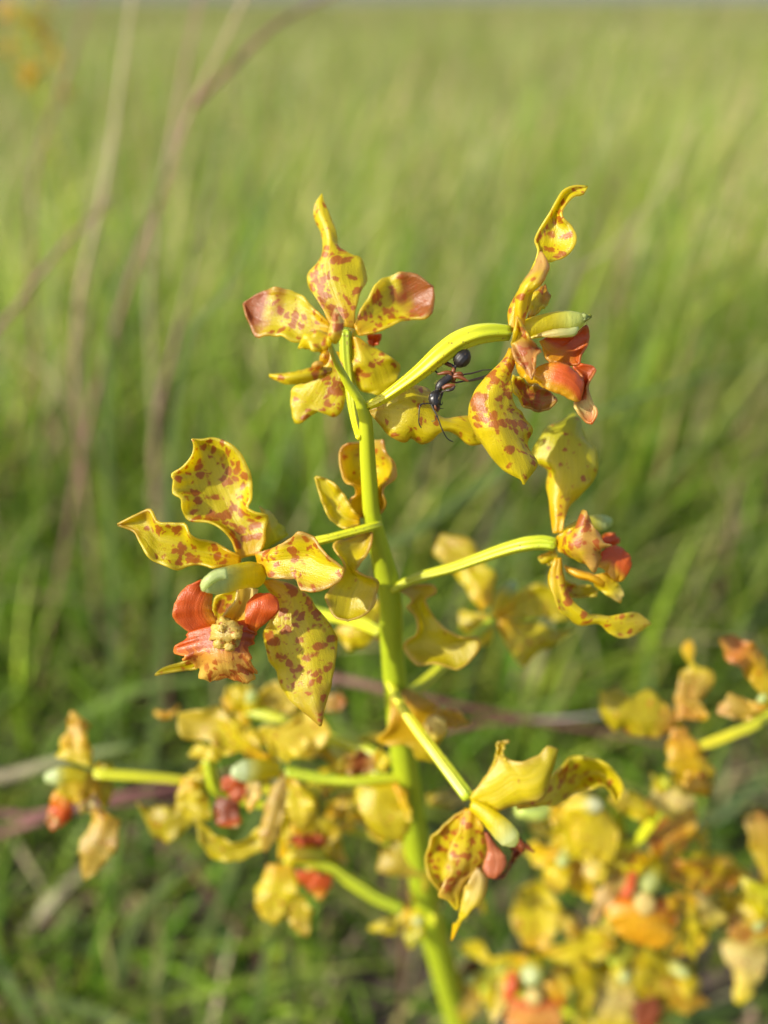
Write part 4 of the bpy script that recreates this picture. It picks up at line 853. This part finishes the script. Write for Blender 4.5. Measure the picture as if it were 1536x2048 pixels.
# ================================================================== third spike, at the right
W3, R3 = stem_from_px([(1575, 1270), (1590, 1400), (1605, 1550), (1615, 1700), (1622, 1850), (1630, 2000), (1635, 2100)], [18, 26, 34, 38, 42, 44, 46], 0.118)
spike3 = empty('orchid_spike', W3[0])
tag(spike3, 'yellow orchid spike with drooping olive-tinged sepals, standing apart beyond the crowded one', 'orchid')
tube('stem', W3, R3, M_STEM, spike3, [(0, STEMG*0.8), (1, STEMY)], ns=16, nu=50)
def fl3(x, y, dz=0): return flower(x, y, dz, spike3)
crop(1150, 1240, 3.979); base_depth(160)
f = fl3(850, 930)
pedicel(f, '1760,640 1536,770 1400,850 1250,910 1100,970 960,1015', (6, 3, 1, 0), (18, 18, 19, 20, 20, 16), [(0, STEMY), (1, np.array((0.55, 0.46, 0.02)))])
pet('sepal', f, '760,880 660,930 560,930 460,920 380,870 300,880 230,780 200,740', '800,780 740,690 650,590 570,560 500,590 430,600 360,540 280,560 190,565', '780,830 640,790 520,770 400,730 300,690 195,600', z=(0, 0, 1, 0), zm=(0, -1.5, -1.8, -1.5, 0), spots=0.12, cols=[(0, np.array((0.66, 0.36, 0.05))), (0.3, OLIVE), (1, OLIVE)], nu=36)
pet('petal', f, '800,800 800,600 810,490 880,400 915,370 850,290 850,220 880,170', '860,780 1040,790 1000,640 1100,500 1090,400 990,390 940,310 940,200 920,160', z=(0, 1, 2, 2), cup=1.4, spots=0.1, cols=[(0, np.array((0.66, 0.36, 0.04))), (0.5, TAN), (0.7, YEL), (1, DEEP)], nu=36)
pet('sepal', f, '760,860 740,1000 730,1130 780,1260 850,1380', '880,850 950,960 1060,1120 1110,1200 1080,1390', z=(0, 0, 0), cup=1.8, spots=0.1, cols=[(0, np.array((0.62, 0.34, 0.04))), (0.3, DEEP*0.9), (1, OLIVE)], nu=30)
pet('petal', f, '880,1200 850,1320 960,1390', '980,1190 1080,1300 1070,1400', z=(-2, -2), cup=1, spots=0.05, cols=[(0, DEEP*0.85), (1, DEEP*0.85)], nu=18)
pet('petal', f, '880,650 960,720 1010,800', '980,640 1040,720 1045,800', z=(-1, -1), spots=0.1, cols=[(0, TAN), (1, DEEP)], nu=16)
column(f, '830,830 800,780 770,700', (2, 4), (18, 20, 14))
base_depth(148)
f = fl3(1540, 640)
pedicel(f, '1750,760 1650,720 1540,640', (4, 0), (18, 20, 20))
pet('sepal', f, '1545,690 1450,570 1330,400 1232,340 1165,190 1148,150', '1580,500 1530,330 1500,280 1400,180 1260,128 1150,142', z=(0, 0, 0, 0), cup=1.5, spots=0.1, cols=[(0, OLIVE), (0.45, DEEP*0.85), (0.7, np.array((0.58, 0.22, 0.03))), (1, TAN)], blot=(RED, 0.75, 1.0, 0.3), nu=30)
pet('petal', f, '1540,620 1400,650 1300,600 1220,590 1180,640 1130,740', '1545,690 1480,740 1380,800 1240,780 1140,748', z=(1, 2), cup=1.3, spots=0.1, cols=[(0, DEEP*0.9), (0.6, TAN), (1, np.array((0.62, 0.40, 0.14)))], nu=24)
pet('petal', f, '1560,600 1640,500 1750,480', '1570,680 1680,640 1752,490', z=(1, 2), cup=1.3, spots=0.2, cols=SOFT, nu=20)
column(f, '1540,640 1500,620 1470,640', (0, -2), (22, 24, 14))
crop(900, 1600, 2.415); base_depth(172)
f = fl3(1560, 420)
pedicel(f, '1720,330 1640,380 1560,420', (3, 0), (20, 20, 20))
pet('sepal', f, '1536,60 1470,50 1430,100 1440,200 1530,400', '1620,60 1640,200 1620,320 1570,410', z=(0, 0), cup=1.6, spots=0.15, cols=[(0, np.array((0.40, 0.18, 0.03))), (0.3, np.array((0.50, 0.33, 0.03))), (1, OLIVE)], nu=24)
pet('petal', f, '1540,420 1420,380 1430,470 1480,560', '1570,460 1540,520 1530,560 1490,565', z=(0, 1), cup=1, spots=0.1, cols=[(0, GREENY), (1, YEL)], nu=18)
base_depth(186)
f = fl3(1540, 540)
pedicel(f, '1720,480 1640,500 1540,540', (3, 0), (20, 20, 20))
pet('sepal', f, '1520,520 1420,510 1350,600 1340,650 1400,690', '1570,560 1560,640 1500,700 1410,695', z=(0, 0), cup=1.5, spots=0.75, cols=[(0, DEEP*0.8), (1, np.array((0.55, 0.30, 0.06)))], nu=24)
pet('sepal', f, '1440,660 1320,700 1330,780 1380,830 1370,960 1400,985', '1570,640 1540,760 1500,850 1460,930 1405,985', z=(0, 0, 0), cup=1.6, spots=0.1, cols=[(0, OLIVE), (0.4, CREAM), (1, YEL)], nu=28)
column(f, '1540,560 1500,590 1480,620', (0, -3), (22, 26, 16))

# ================================================================== distant spike in the meadow (generic blossoms in their own frame)
def local_flower(parent, c, fwd, size, spot=0.4, lipc=None):
    fwd = np.asarray(fwd, float); fwd /= np.linalg.norm(fwd); up = np.array((0, 0, 1.0)); sd = np.cross(fwd, up); sd /= np.linalg.norm(sd); up = np.cross(sd, fwd)
    f = empty('flower', c, parent)
    def pt(a, r, k): return c + size*(sd*math.cos(a)*r+up*math.sin(a)*r+fwd*k)
    for a, nm in ((90, 'sepal'), (165, 'petal'), (15, 'petal'), (225, 'sepal'), (315, 'sepal')):
        a = math.radians(a+random.uniform(-10, 10)); wd = random.uniform(0.22, 0.3)
        A = [pt(a+0.5, 0.12, 0), pt(a+wd*1.3, 0.5, 0.1), pt(a+wd, 0.8, 0.05), pt(a, 1.05, -0.1)]
        B = [pt(a-0.5, 0.12, 0), pt(a-wd*1.3, 0.5, 0.1), pt(a-wd, 0.8, 0.05), pt(a, 1.06, -0.1)]
        sheet(nm, A, B, None, f, cup=random.choice((-1.2, 0.9)), spots=spot, nu=20, nv=11, ruffle=1.2, lobe=0.5, cols=random.choice(([(0, DEEP), (1, YEL)], [(0, DEEP), (0.5, YEL), (1, TAN)], [(0, YEL), (1, OLIVE)])))
    sheet('lip', [pt(3.6, 0.15, 0.1), pt(3.9, 0.35, 0.5), pt(4.4, 0.6, 0.5)], [pt(5.8, 0.15, 0.1), pt(5.5, 0.35, 0.5), pt(5.0, 0.6, 0.5)], None, f, cup=1.0, cols=lipc or [(0, ORANGE), (0.5, ORANGE), (1, DEEP)], spots=0.2, nu=14, nv=9)
    tube('column', [c, c+fwd*size*0.25+up*size*0.05, c+fwd*size*0.5], [size*0.12, size*0.14, size*0.09], M_PETAL, f, [(0, YEL), (1, PALE)], ns=10)
    return f
sx, sy = -0.340, 0.87
spike4 = empty('orchid_spike', (sx, sy, 0))
tag(spike4, 'small blurred orange-yellow orchid spike far back in the tall meadow grass', 'orchid')
tube('stem', [np.array((sx, sy, -0.005)), np.array((sx+0.004, sy, 0.15)), np.array((sx-0.004, sy, 0.30)), np.array((sx, sy, 0.375))], [0.003, 0.0028, 0.002, 0.001], M_STEM, spike4, [(0, STEMG), (1, STEMY)], ns=10)
for k in range(9):
    a = k*2.4; z = 0.285+k*0.0095
    c = np.array((sx+math.cos(a)*0.020, sy+math.sin(a)*0.020, z))
    tube('pedicel', [np.array((sx, sy, z-0.01)), (c+np.array((sx, sy, z)))/2, c], [0.001, 0.001, 0.001], M_PED, spike4, [(0, STEMY), (1, GREENY)], ns=8)
    local_flower(spike4, c, (math.cos(a), math.sin(a), 0.1), 0.014, 0.6)

# further blossoms packed round the spikes
def stem_at(pts, h, y):
    xs = np.interp(y, [p_[1] for p_ in pts], [p_[0] for p_ in pts]); return P(xs, y, vertical_depth(y, h))
S2 = [(1235, 1610), (1240, 1760), (1222, 1950), (1212, 2080)]; S3 = [(1575, 1270), (1605, 1550), (1622, 1850), (1635, 2100)]
for sp_, pts, h, x, y, d, fw, sz in (
    (spike2, S2, H2, 1140, 1700, .180, (-0.5, -0.7, 0.3), .0125), (spike2, S2, H2, 1345, 1650, .186, (0.8, -0.3, 0.4), .0125), (spike2, S2, H2, 1400, 1800, .196, (0.9, -0.3, 0.1), .0125),
    (spike2, S2, H2, 1195, 1905, .205, (-0.3, -0.6, 0.6), .0125), (spike2, S2, H2, 1330, 1930, .205, (0.5, -0.6, 0.5), .0130), 
    (spike3, S3, .118, 1520, 1780, .190, (-0.5, -0.6, 0.5), .0125), (spike2, S2, H2, 1120, 2030, .215, (-0.3, -0.8, 0.5), .0125), (spike2, S2, H2, 1290, 2040, .215, (0.3, -0.8, 0.5), .0125),
    (orchid, STEMPX, H0, 745, 1640, .172, (-0.2, 0.5, 0.7), .011), (orchid, STEMPX, H0, 690, 1530, .168, (-0.5, 0.4, 0.6), .011), (orchid, STEMPX, H0, 560, 1470, .172, (-0.5, -0.3, 0.7), .0115), (orchid, STEMPX, H0, 640, 1650, .176, (-0.6, -0.3, 0.6), .011), (orchid, STEMPX, H0, 900, 1760, .184, (0.5, 0.3, 0.6), .0105)):
    c = P(x, y, d); b_ = stem_at(pts, h, min(y+60, 2080))
    tube('pedicel', [b_, (b_+c)/2+np.array((0, 0, 0.002)), c], [0.0011, 0.001, 0.001], M_PED, sp_, [(0, STEMY), (1, STEMG)], ns=10, nu=14)
    local_flower(sp_, c, fw, sz, 0.4, [(0, DEEP), (0.5, YEL), (1, TAN)])

# ================================================================== ant
def make_ant():
    S = 6.982; D = 108.5
    def q(x, y, z): return P(800+x/S, 640+y/S, (D+z)/1000)*1000           # mm
    mm = D/FPX/S                                                          # mm per crop pixel
    parts = []      # (points, radii in crop px, material index, flat)
    blk, red, leg = 0, 1, 2
    parts.append(([q(775, 650, 0), q(800, 620, 0), q(835, 575, -.2), q(875, 528, -.3), q(920, 475, -.2), q(955, 445, 0)], [18, 78, 116, 122, 96, 34], blk))       # gaster
    parts.append(([q(735, 760, .2), q(745, 715, 0), q(756, 680, 0), q(776, 645, 0)], [30, 34, 30, 20], red))          # petiole
    parts.append(([q(750, 770, .2), q(700, 800, 0), q(640, 840, 0), q(580, 895, 0), q(545, 945, 0), q(520, 1000, 0)], [42, 58, 62, 70, 62, 30], blk))    # thorax
    parts.append(([q(735, 790, .2), q(745, 825, .1), q(740, 850, .1)], [36, 40, 22], red))
    parts.append(([q(522, 990, 0), q(505, 1025, -.2), q(485, 1070, -.4), q(480, 1120, -.5), q(492, 1170, -.5), q(508, 1220, -.4), q(522, 1270, -.3)], [26, 62, 84, 84, 70, 44, 16], blk))   # head
    parts.append(([q(490, 1190, -1.0), q(498, 1235, -.9), q(520, 1282, -.6)], [14, 22, 8], red)) # mandibles
    parts.append(([q(530, 1180, -.3), q(540, 1235, -.5), q(528, 1284, -.6)], [14, 20, 8], red))
    A = 9
    parts.append(([q(430, 1170, -1.1), q(390, 1166, -1.3), q(330, 1168, -1.5), q(282, 1190, -1.6), q(270, 1240, -1.6), q(265, 1330, -1.5), q(262, 1420, -1.2), q(275, 1470, -1), q(297, 1506, -.8)], [10, 9, 9, 11, 9, 8.5, 9, 10, 8], blk))
    parts.append(([q(440, 1180, -1.1), q(470, 1250, -1.2), q(505, 1312, -1.3), q(540, 1400, -1.2), q(590, 1530, -1), q(650, 1640, -.6), q(700, 1682, -.4), q(744, 1698, -.3)], [11, 10, 11, 9, 9, 9, 9, 7], blk))
    # legs: coxa-femur (reddish) then tibia-tarsus (dark)
    def legp(P0, P1): parts.append((P0[0], P0[1], red)); parts.append((P1[0], P1[1], leg))
    legp(([q(745, 745, .3), q(748, 660, .4), q(690, 625, .6), q(630, 597, .8), q(578, 575, 1.2)], [24, 22, 30, 28, 14]), ([q(580, 576, 1.2), q(520, 520, 2.0), q(470, 450, 2.3), q(530, 385, 1.5), q(600, 345, .6), q(655, 320, -.1)], [14, 12, 11, 9, 8, 6]))
    legp(([q(715, 770, -.3), q(690, 735, -.4), q(620, 738, -.4), q(530, 755, -.2)], [26, 30, 28, 14]), ([q(532, 755, -.2), q(500, 715, .2), q(465, 672, .8), q(425, 600, 1.9), q(395, 540, 1.6), q(365, 522, .9)], [14, 13, 12, 10, 9, 7]))
    legp(([q(760, 770, -.2), q(800, 752, -.3), q(850, 752, -.3), q(884, 775, -.2)], [24, 30, 28, 14]), ([q(884, 775, -.2), q(890, 760, 0), q(1000, 745, .2), q(1130, 708, .3), q(1150, 700, .3), q(1280, 694, .3), q(1340, 690, .2)], [14, 11, 13, 12, 8, 8, 7]))
    legp(([q(750, 800, -.5), q(810, 790, -.7), q(880, 815, -.8), q(945, 852, -.8)], [26, 30, 28, 14]), ([q(945, 852, -.8), q(1030, 830, -.6), q(1130, 800, -.4), q(1220, 768, -.2), q(1290, 735, 0)], [14, 13, 12, 9, 7]))
    legp(([q(700, 850, .4), q(740, 860, .5), q(780, 876, .5)], [24, 24, 13]), ([q(780, 876, .5), q(900, 852, .4), q(980, 850, .3), q(1100, 828, .2), q(1225, 795, .2), q(1270, 770, .2)], [13, 12, 12, 11, 8, 7]))
    legp(([q(600, 960, -.6), q(650, 925, -.8), q(710, 915, -1.0), q(768, 908, -1.0)], [26, 32, 32, 18]), ([q(765, 915, -1.0), q(740, 960, -1.1), q(690, 980, -1.1), q(640, 985, -1.0)], [16, 20, 22, 14]))
    parts.append(([q(640, 985, -1.0), q(580, 1010, -.6), q(556, 1060, -.3), q(558, 1130, -.2), q(575, 1190, -.4), q(600, 1140, -.5)], [10, 9, 9, 8, 8, 5], leg))
    parts.append(([q(560, 1000, .3), q(590, 1010, .5), q(575, 1080, .5), q(560, 1160, .3), q(555, 1230, 0), q(610, 1235, -.2)], [22, 20, 12, 9, 8, 5], leg))
    parts.append(([q(505, 1330, -1.3), q(490, 1400, -1.0), q(440, 1415, -.8)], [6, 6, 4], leg))
    V, F, off = [], [], 0
    segs = []
    for pts, rad, mi in parts:
        pts = np.asarray(pts); nu = len(pts)*5; ns = 14
        c = spline(pts, nu)
        s = np.r_[0, np.cumsum(np.linalg.norm(np.diff(pts, axis=0), axis=1))]; s /= s[-1]
        r = np.interp(np.linspace(0, 1, nu), s, rad)*mm
        r = np.convolve(np.r_[r[0], r, r[-1]], [0.25, 0.5, 0.25], 'valid')
        r = np.maximum(r, 0.055)
        t = np.gradient(c, axis=0); t /= np.linalg.norm(t, axis=1, keepdims=True)
        n0 = np.array((0.2, -1, 0.1)); ang = np.linspace(0, 2*np.pi, ns, endpoint=False)
        for i in range(nu):
            n0 = n0-t[i]*(n0@t[i]); n0 /= np.linalg.norm(n0); b0 = np.cross(t[i], n0)
            V.append(c[i]+r[i]*(np.cos(ang)[:, None]*n0+np.sin(ang)[:, None]*b0))
        F += [tuple(off+k for k in fc) for fc in grid_faces(nu, ns, True)]
        F.append(tuple(off+k for k in range(ns-1, -1, -1))); F.append(tuple(off+(nu-1)*ns+k for k in range(ns)))
        off += nu*ns
        segs.append((c, r, mi))
    V = np.vstack(V)
    org = q(640, 840, 0)
    me = bpy.data.meshes.new('ant'); me.from_pydata((V-org).tolist(), [], F)
    tmp = bpy.data.objects.new('tmp_ant', me); sc.collection.objects.link(tmp)
    md = tmp.modifiers.new('r', 'REMESH'); md.mode = 'VOXEL'; md.voxel_size = 0.04; md.use_smooth_shade = True
    sm = tmp.modifiers.new('s', 'SMOOTH'); sm.factor = 0.4; sm.iterations = 2
    dg = bpy.context.evaluated_depsgraph_get(); dg.update()
    nm = bpy.data.meshes.new_from_object(tmp.evaluated_get(dg))
    bpy.data.objects.remove(tmp)
    nv = len(nm.vertices); co = np.empty(nv*3); nm.vertices.foreach_get('co', co); co = co.reshape(-1, 3)
    best = np.full(nv, 1e9); bm = np.zeros(nv, int)
    for c, r, mi in segs:
        cc = c-org
        for k in range(0, len(cc)):
            dd = np.linalg.norm(co-cc[k], axis=1)-r[k]
            w_ = dd < best; best[w_] = dd[w_]; bm[w_] = mi
    nm.transform(__import__('mathutils').Matrix.Scale(0.001, 4))
    nm.materials.clear()
    nm.materials.append(simple('ant_black', (0.010, 0.008, 0.007), 0.42, 0.5, 0.05))
    nm.materials.append(simple('ant_redbrown', (0.11, 0.030, 0.006), 0.45, 0.4, 0.0))
    nm.materials.append(simple('ant_leg', (0.020, 0.010, 0.007), 0.4, 0.5, 0.1))
    np_ = len(nm.polygons); ls = np.empty(np_, int); nm.polygons.foreach_get('loop_start', ls)
    lv = np.empty(len(nm.loops), int); nm.loops.foreach_get('vertex_index', lv)
    nm.polygons.foreach_set('material_index', bm[lv[ls]]); nm.polygons.foreach_set('use_smooth', [True]*np_)
    nm.name = 'ant'
    o = bpy.data.objects.new('ant', nm); sc.collection.objects.link(o); o.location = Vector(org/1000); ORIGIN[o.name] = org/1000
    tag(o, 'black ant with reddish legs climbing between a pedicel and a spotted petal', 'ant')
    # eye
    M_EYE = simple('ant_eye', (0.07, 0.07, 0.075), 0.25, 0.8, 0.5)
    for ex, ey, ez in ((438, 1058, -1.15),):
        c = q(ex, ey, ez)/1000; V, F = [], []
        nu, nvv = 8, 12
        for i in range(nu):
            th = math.pi*(i+0.5)/nu
            for j in range(nvv):
                ph = 2*math.pi*j/nvv
                V.append(c+np.array((math.sin(th)*math.cos(ph)*0.00019, math.sin(th)*math.sin(ph)*0.00017, math.cos(th)*0.00026)))
        F = grid_faces(nu, nvv, True)+[tuple(range(nvv-1, -1, -1)), tuple(range((nu-1)*nvv, nu*nvv))]
        build('eye', V, F, M_EYE, o)
    # golden bristles on the gaster and thorax
    M_HAIR = simple('ant_bristle', (0.55, 0.38, 0.14), 0.4)
    V, F = [], []
    for c, r, mi in (segs[0], segs[2], segs[4]):
        for _ in range(34):
            k = random.randrange(4, len(c)-2); t = c[k]-c[k-1]; t /= np.linalg.norm(t)
            n0 = np.array([random.gauss(0, 1) for _ in range(3)]); n0 -= t*(n0@t); n0 /= np.linalg.norm(n0)
            a = (c[k]+n0*r[k]*0.97)/1000; b = a+(n0*0.9+t*0.35)*random.uniform(0.00022, 0.00045); s_ = np.cross(n0, t)*0.000011; u_ = t*0.000011
            i = len(V); V += [a+s_, a-s_*0.5+u_, a-s_*0.5-u_, b]; F += [(i, i+1, i+3), (i+1, i+2, i+3), (i+2, i, i+3)]
    h = build('hair', V, F, M_HAIR, o); h['kind'] = 'stuff'
make_ant()

# ================================================================== named stems and blades
stalk('tall pink-jointed grass culm leaning over the meadow, forking near its top', [(70, 1400, .44), (120, 1150, .41), (180, 830, .37), (258, 570, .34), (330, 360, .31), (390, 200, .29), (440, 100, .28), (505, -40, .27)], 2.2, [(0, BRN), (0.4, PINK), (0.75, PINK*1.15), (1, STRAW*1.3)])
stalk('purplish side branch splitting off the pink-jointed culm', [(385, 215, 0.273), (470, 128, 0.284), (560, 45, 0.295), (690, -20, 0.311)], 1.8, [(0, PURP*1.4), (1, PINK)], rooted=False)
stalk('short brown grass stem with a bent tip over the open grass', [(-60, 780, 0.262), (10, 650, 0.257), (110, 510, 0.251), (222, 398, 0.251)], 1.9, [(0, BRN), (1, PINK*0.9)])
stalk('pale sunlit straw stem rising past the horizon', [(150, 700, 0.350), (215, 350, 0.339), (245, 130, 0.328), (270, -50, 0.328)], 2.4, [(0, GBL), (0.5, PINK), (0.8, STRAW*1.2), (1, STRAW*1.3)])
stalk('thin tan stem standing behind the bright straw stem', [(300, 560, 0.394), (350, 260, 0.394), (375, 110, 0.383), (410, -50, 0.383)], 2.4, [(0, GGREY), (0.6, STRAW), (1, PINK*1.2)])
stalk('rusty tan stem behind the topmost flower, leaning steeply', [(310, 900, 0.328), (350, 690, 0.317), (400, 470, 0.311), (450, 230, 0.311)], 2.0, [(0, BRN), (0.7, PINK*0.9), (1, GGREY)])
stalk('faint brown stem beside the orange far orchid', [(60, 420, 0.449), (140, 130, 0.449), (190, -30, 0.449)], 2.4, [(0, BRN), (1, PINK)])
blade('pale straw blade slanting up over dark grass behind the profile flower', [(1130, 600, 0.295), (1190, 530, 0.284), (1290, 420, 0.273), (1370, 320, 0.273)], 3.2, STRAW*0.8, STRAW)
blade('long grey-green blade arching behind the spike from stem to open grass', [(690, 1180, .24), (790, 1095, .24), (1000, 945, .25), (1200, 825, .26), (1400, 755, .28), (1580, 712, .30)], 3.6, GGREY*0.85, GGREY)
blade('grey-green blade leaning along the tall pink culm', [(215, 690, 0.295), (300, 430, 0.284), (380, 200, 0.278)], 3.2, GGREY, GGREY)
blade('broad grey-green blade rising behind the topmost flower', [(360, 760, 0.251), (440, 600, 0.245), (520, 430, 0.240), (590, 250, 0.240)], 3.4, GGREY*0.9, GGREY)
stalk('dark red grass stem lying across behind the green orchid stem', [(560, 1720, .235), (545, 1560, .232), (570, 1420, .23), (640, 1358, .23), (700, 1362, .23), (770, 1378, .23), (920, 1412, .235), (1060, 1440, .24), (1230, 1468, .245), (1400, 1500, .25)], 2.4, [(0, GBL*0.6), (0.5, GBL*0.6), (0.56, SILV), (0.64, PINK), (0.72, PURP*1.3), (1, PURP)])
stalk('silvery dry stem piece below the half-turned flower', [(812, 1700, .235), (816, 1560, .235), (850, 1480, .235), (940, 1450, .235), (1060, 1440, .24), (1140, 1436, .24), (1260, 1424, .245)], 1.7, [(0, GBL*0.6), (0.6, PURP), (0.84, PURP*1.2), (0.92, SILV), (1, SILV)])
stalk('bleached straw pointing at the lone outlying blossom', [(-60, 1580, .26), (20, 1552, .26), (140, 1516, .26), (268, 1492, .26)], 4.2, [(0, SILV*0.8), (0.8, STRAW*0.9), (1, GGREY)])
stalk('upper of two pinkish stems crossing behind the outlying blossom', [(-60, 1650, .25), (60, 1632, .25), (220, 1596, .25), (420, 1556, .26), (560, 1520, .27)], 2.4, [(0, PINK), (1, PURP*1.6)])
stalk('lower of two pinkish stems crossing behind the outlying blossom', [(-60, 1690, .255), (0, 1668, .255), (110, 1632, .255), (260, 1604, .26), (400, 1592, .27)], 2.6, [(0, PINK), (1, PURP*1.5)])
blade('yellow-green blade curving over above the lower blossoms', [(90, 1520, .34), (170, 1428, .33), (290, 1376, .32), (430, 1356, .32), (540, 1360, .33)], 4.5, GBL*1.2, GGREY)
blade('upright bright blade with a cut tip low in the turf', [(295, 2090, .30), (312, 2000, .30), (330, 1930, .29), (342, 1880, .29)], 4.4, GGREY*0.95, GGREY*1.1)
blade('arched soft blade drooping over beside the cut blade', [(240, 1960, .31), (258, 1870, .30), (300, 1800, .29), (370, 1740, .29), (410, 1690, .29)], 5.0, GGREY*0.8, GGREY)
blade('green blade standing under the lowest blossom', [(505, 2090, .28), (520, 1980, .27), (535, 1900, .27), (545, 1835, .27)], 5.0, GBL, GGREY)
blade('short pale blade fallen aslant near the cut blade', [(130, 2090, .30), (105, 2020, .30), (75, 1960, .30)], 5.0, GGREY, GGREY)
blade('broad pale leaf lying flat under the crowded spike', [(1210, 2085, .30), (1330, 2050, .30), (1440, 2022, .30), (1580, 1990, .30)], 9.0, GGREY*1.1, GGREY)
stalk('tan dead stem slanting from the soil by the lower stem', [(840, 2090, .33), (900, 2010, .32), (640, 1920, .31)][:2]+[(960, 1960, .32), (1010, 1930, .32)], 2.6, [(0, STRAW*0.7), (1, BRN)])
stalk('rusty dead stem fallen across the dark hollow', [(560, 1960, .33), (480, 1860, .32), (400, 1760, .31), (360, 1700, .31)], 2.6, [(0, BRN), (1, PURP*1.4)])
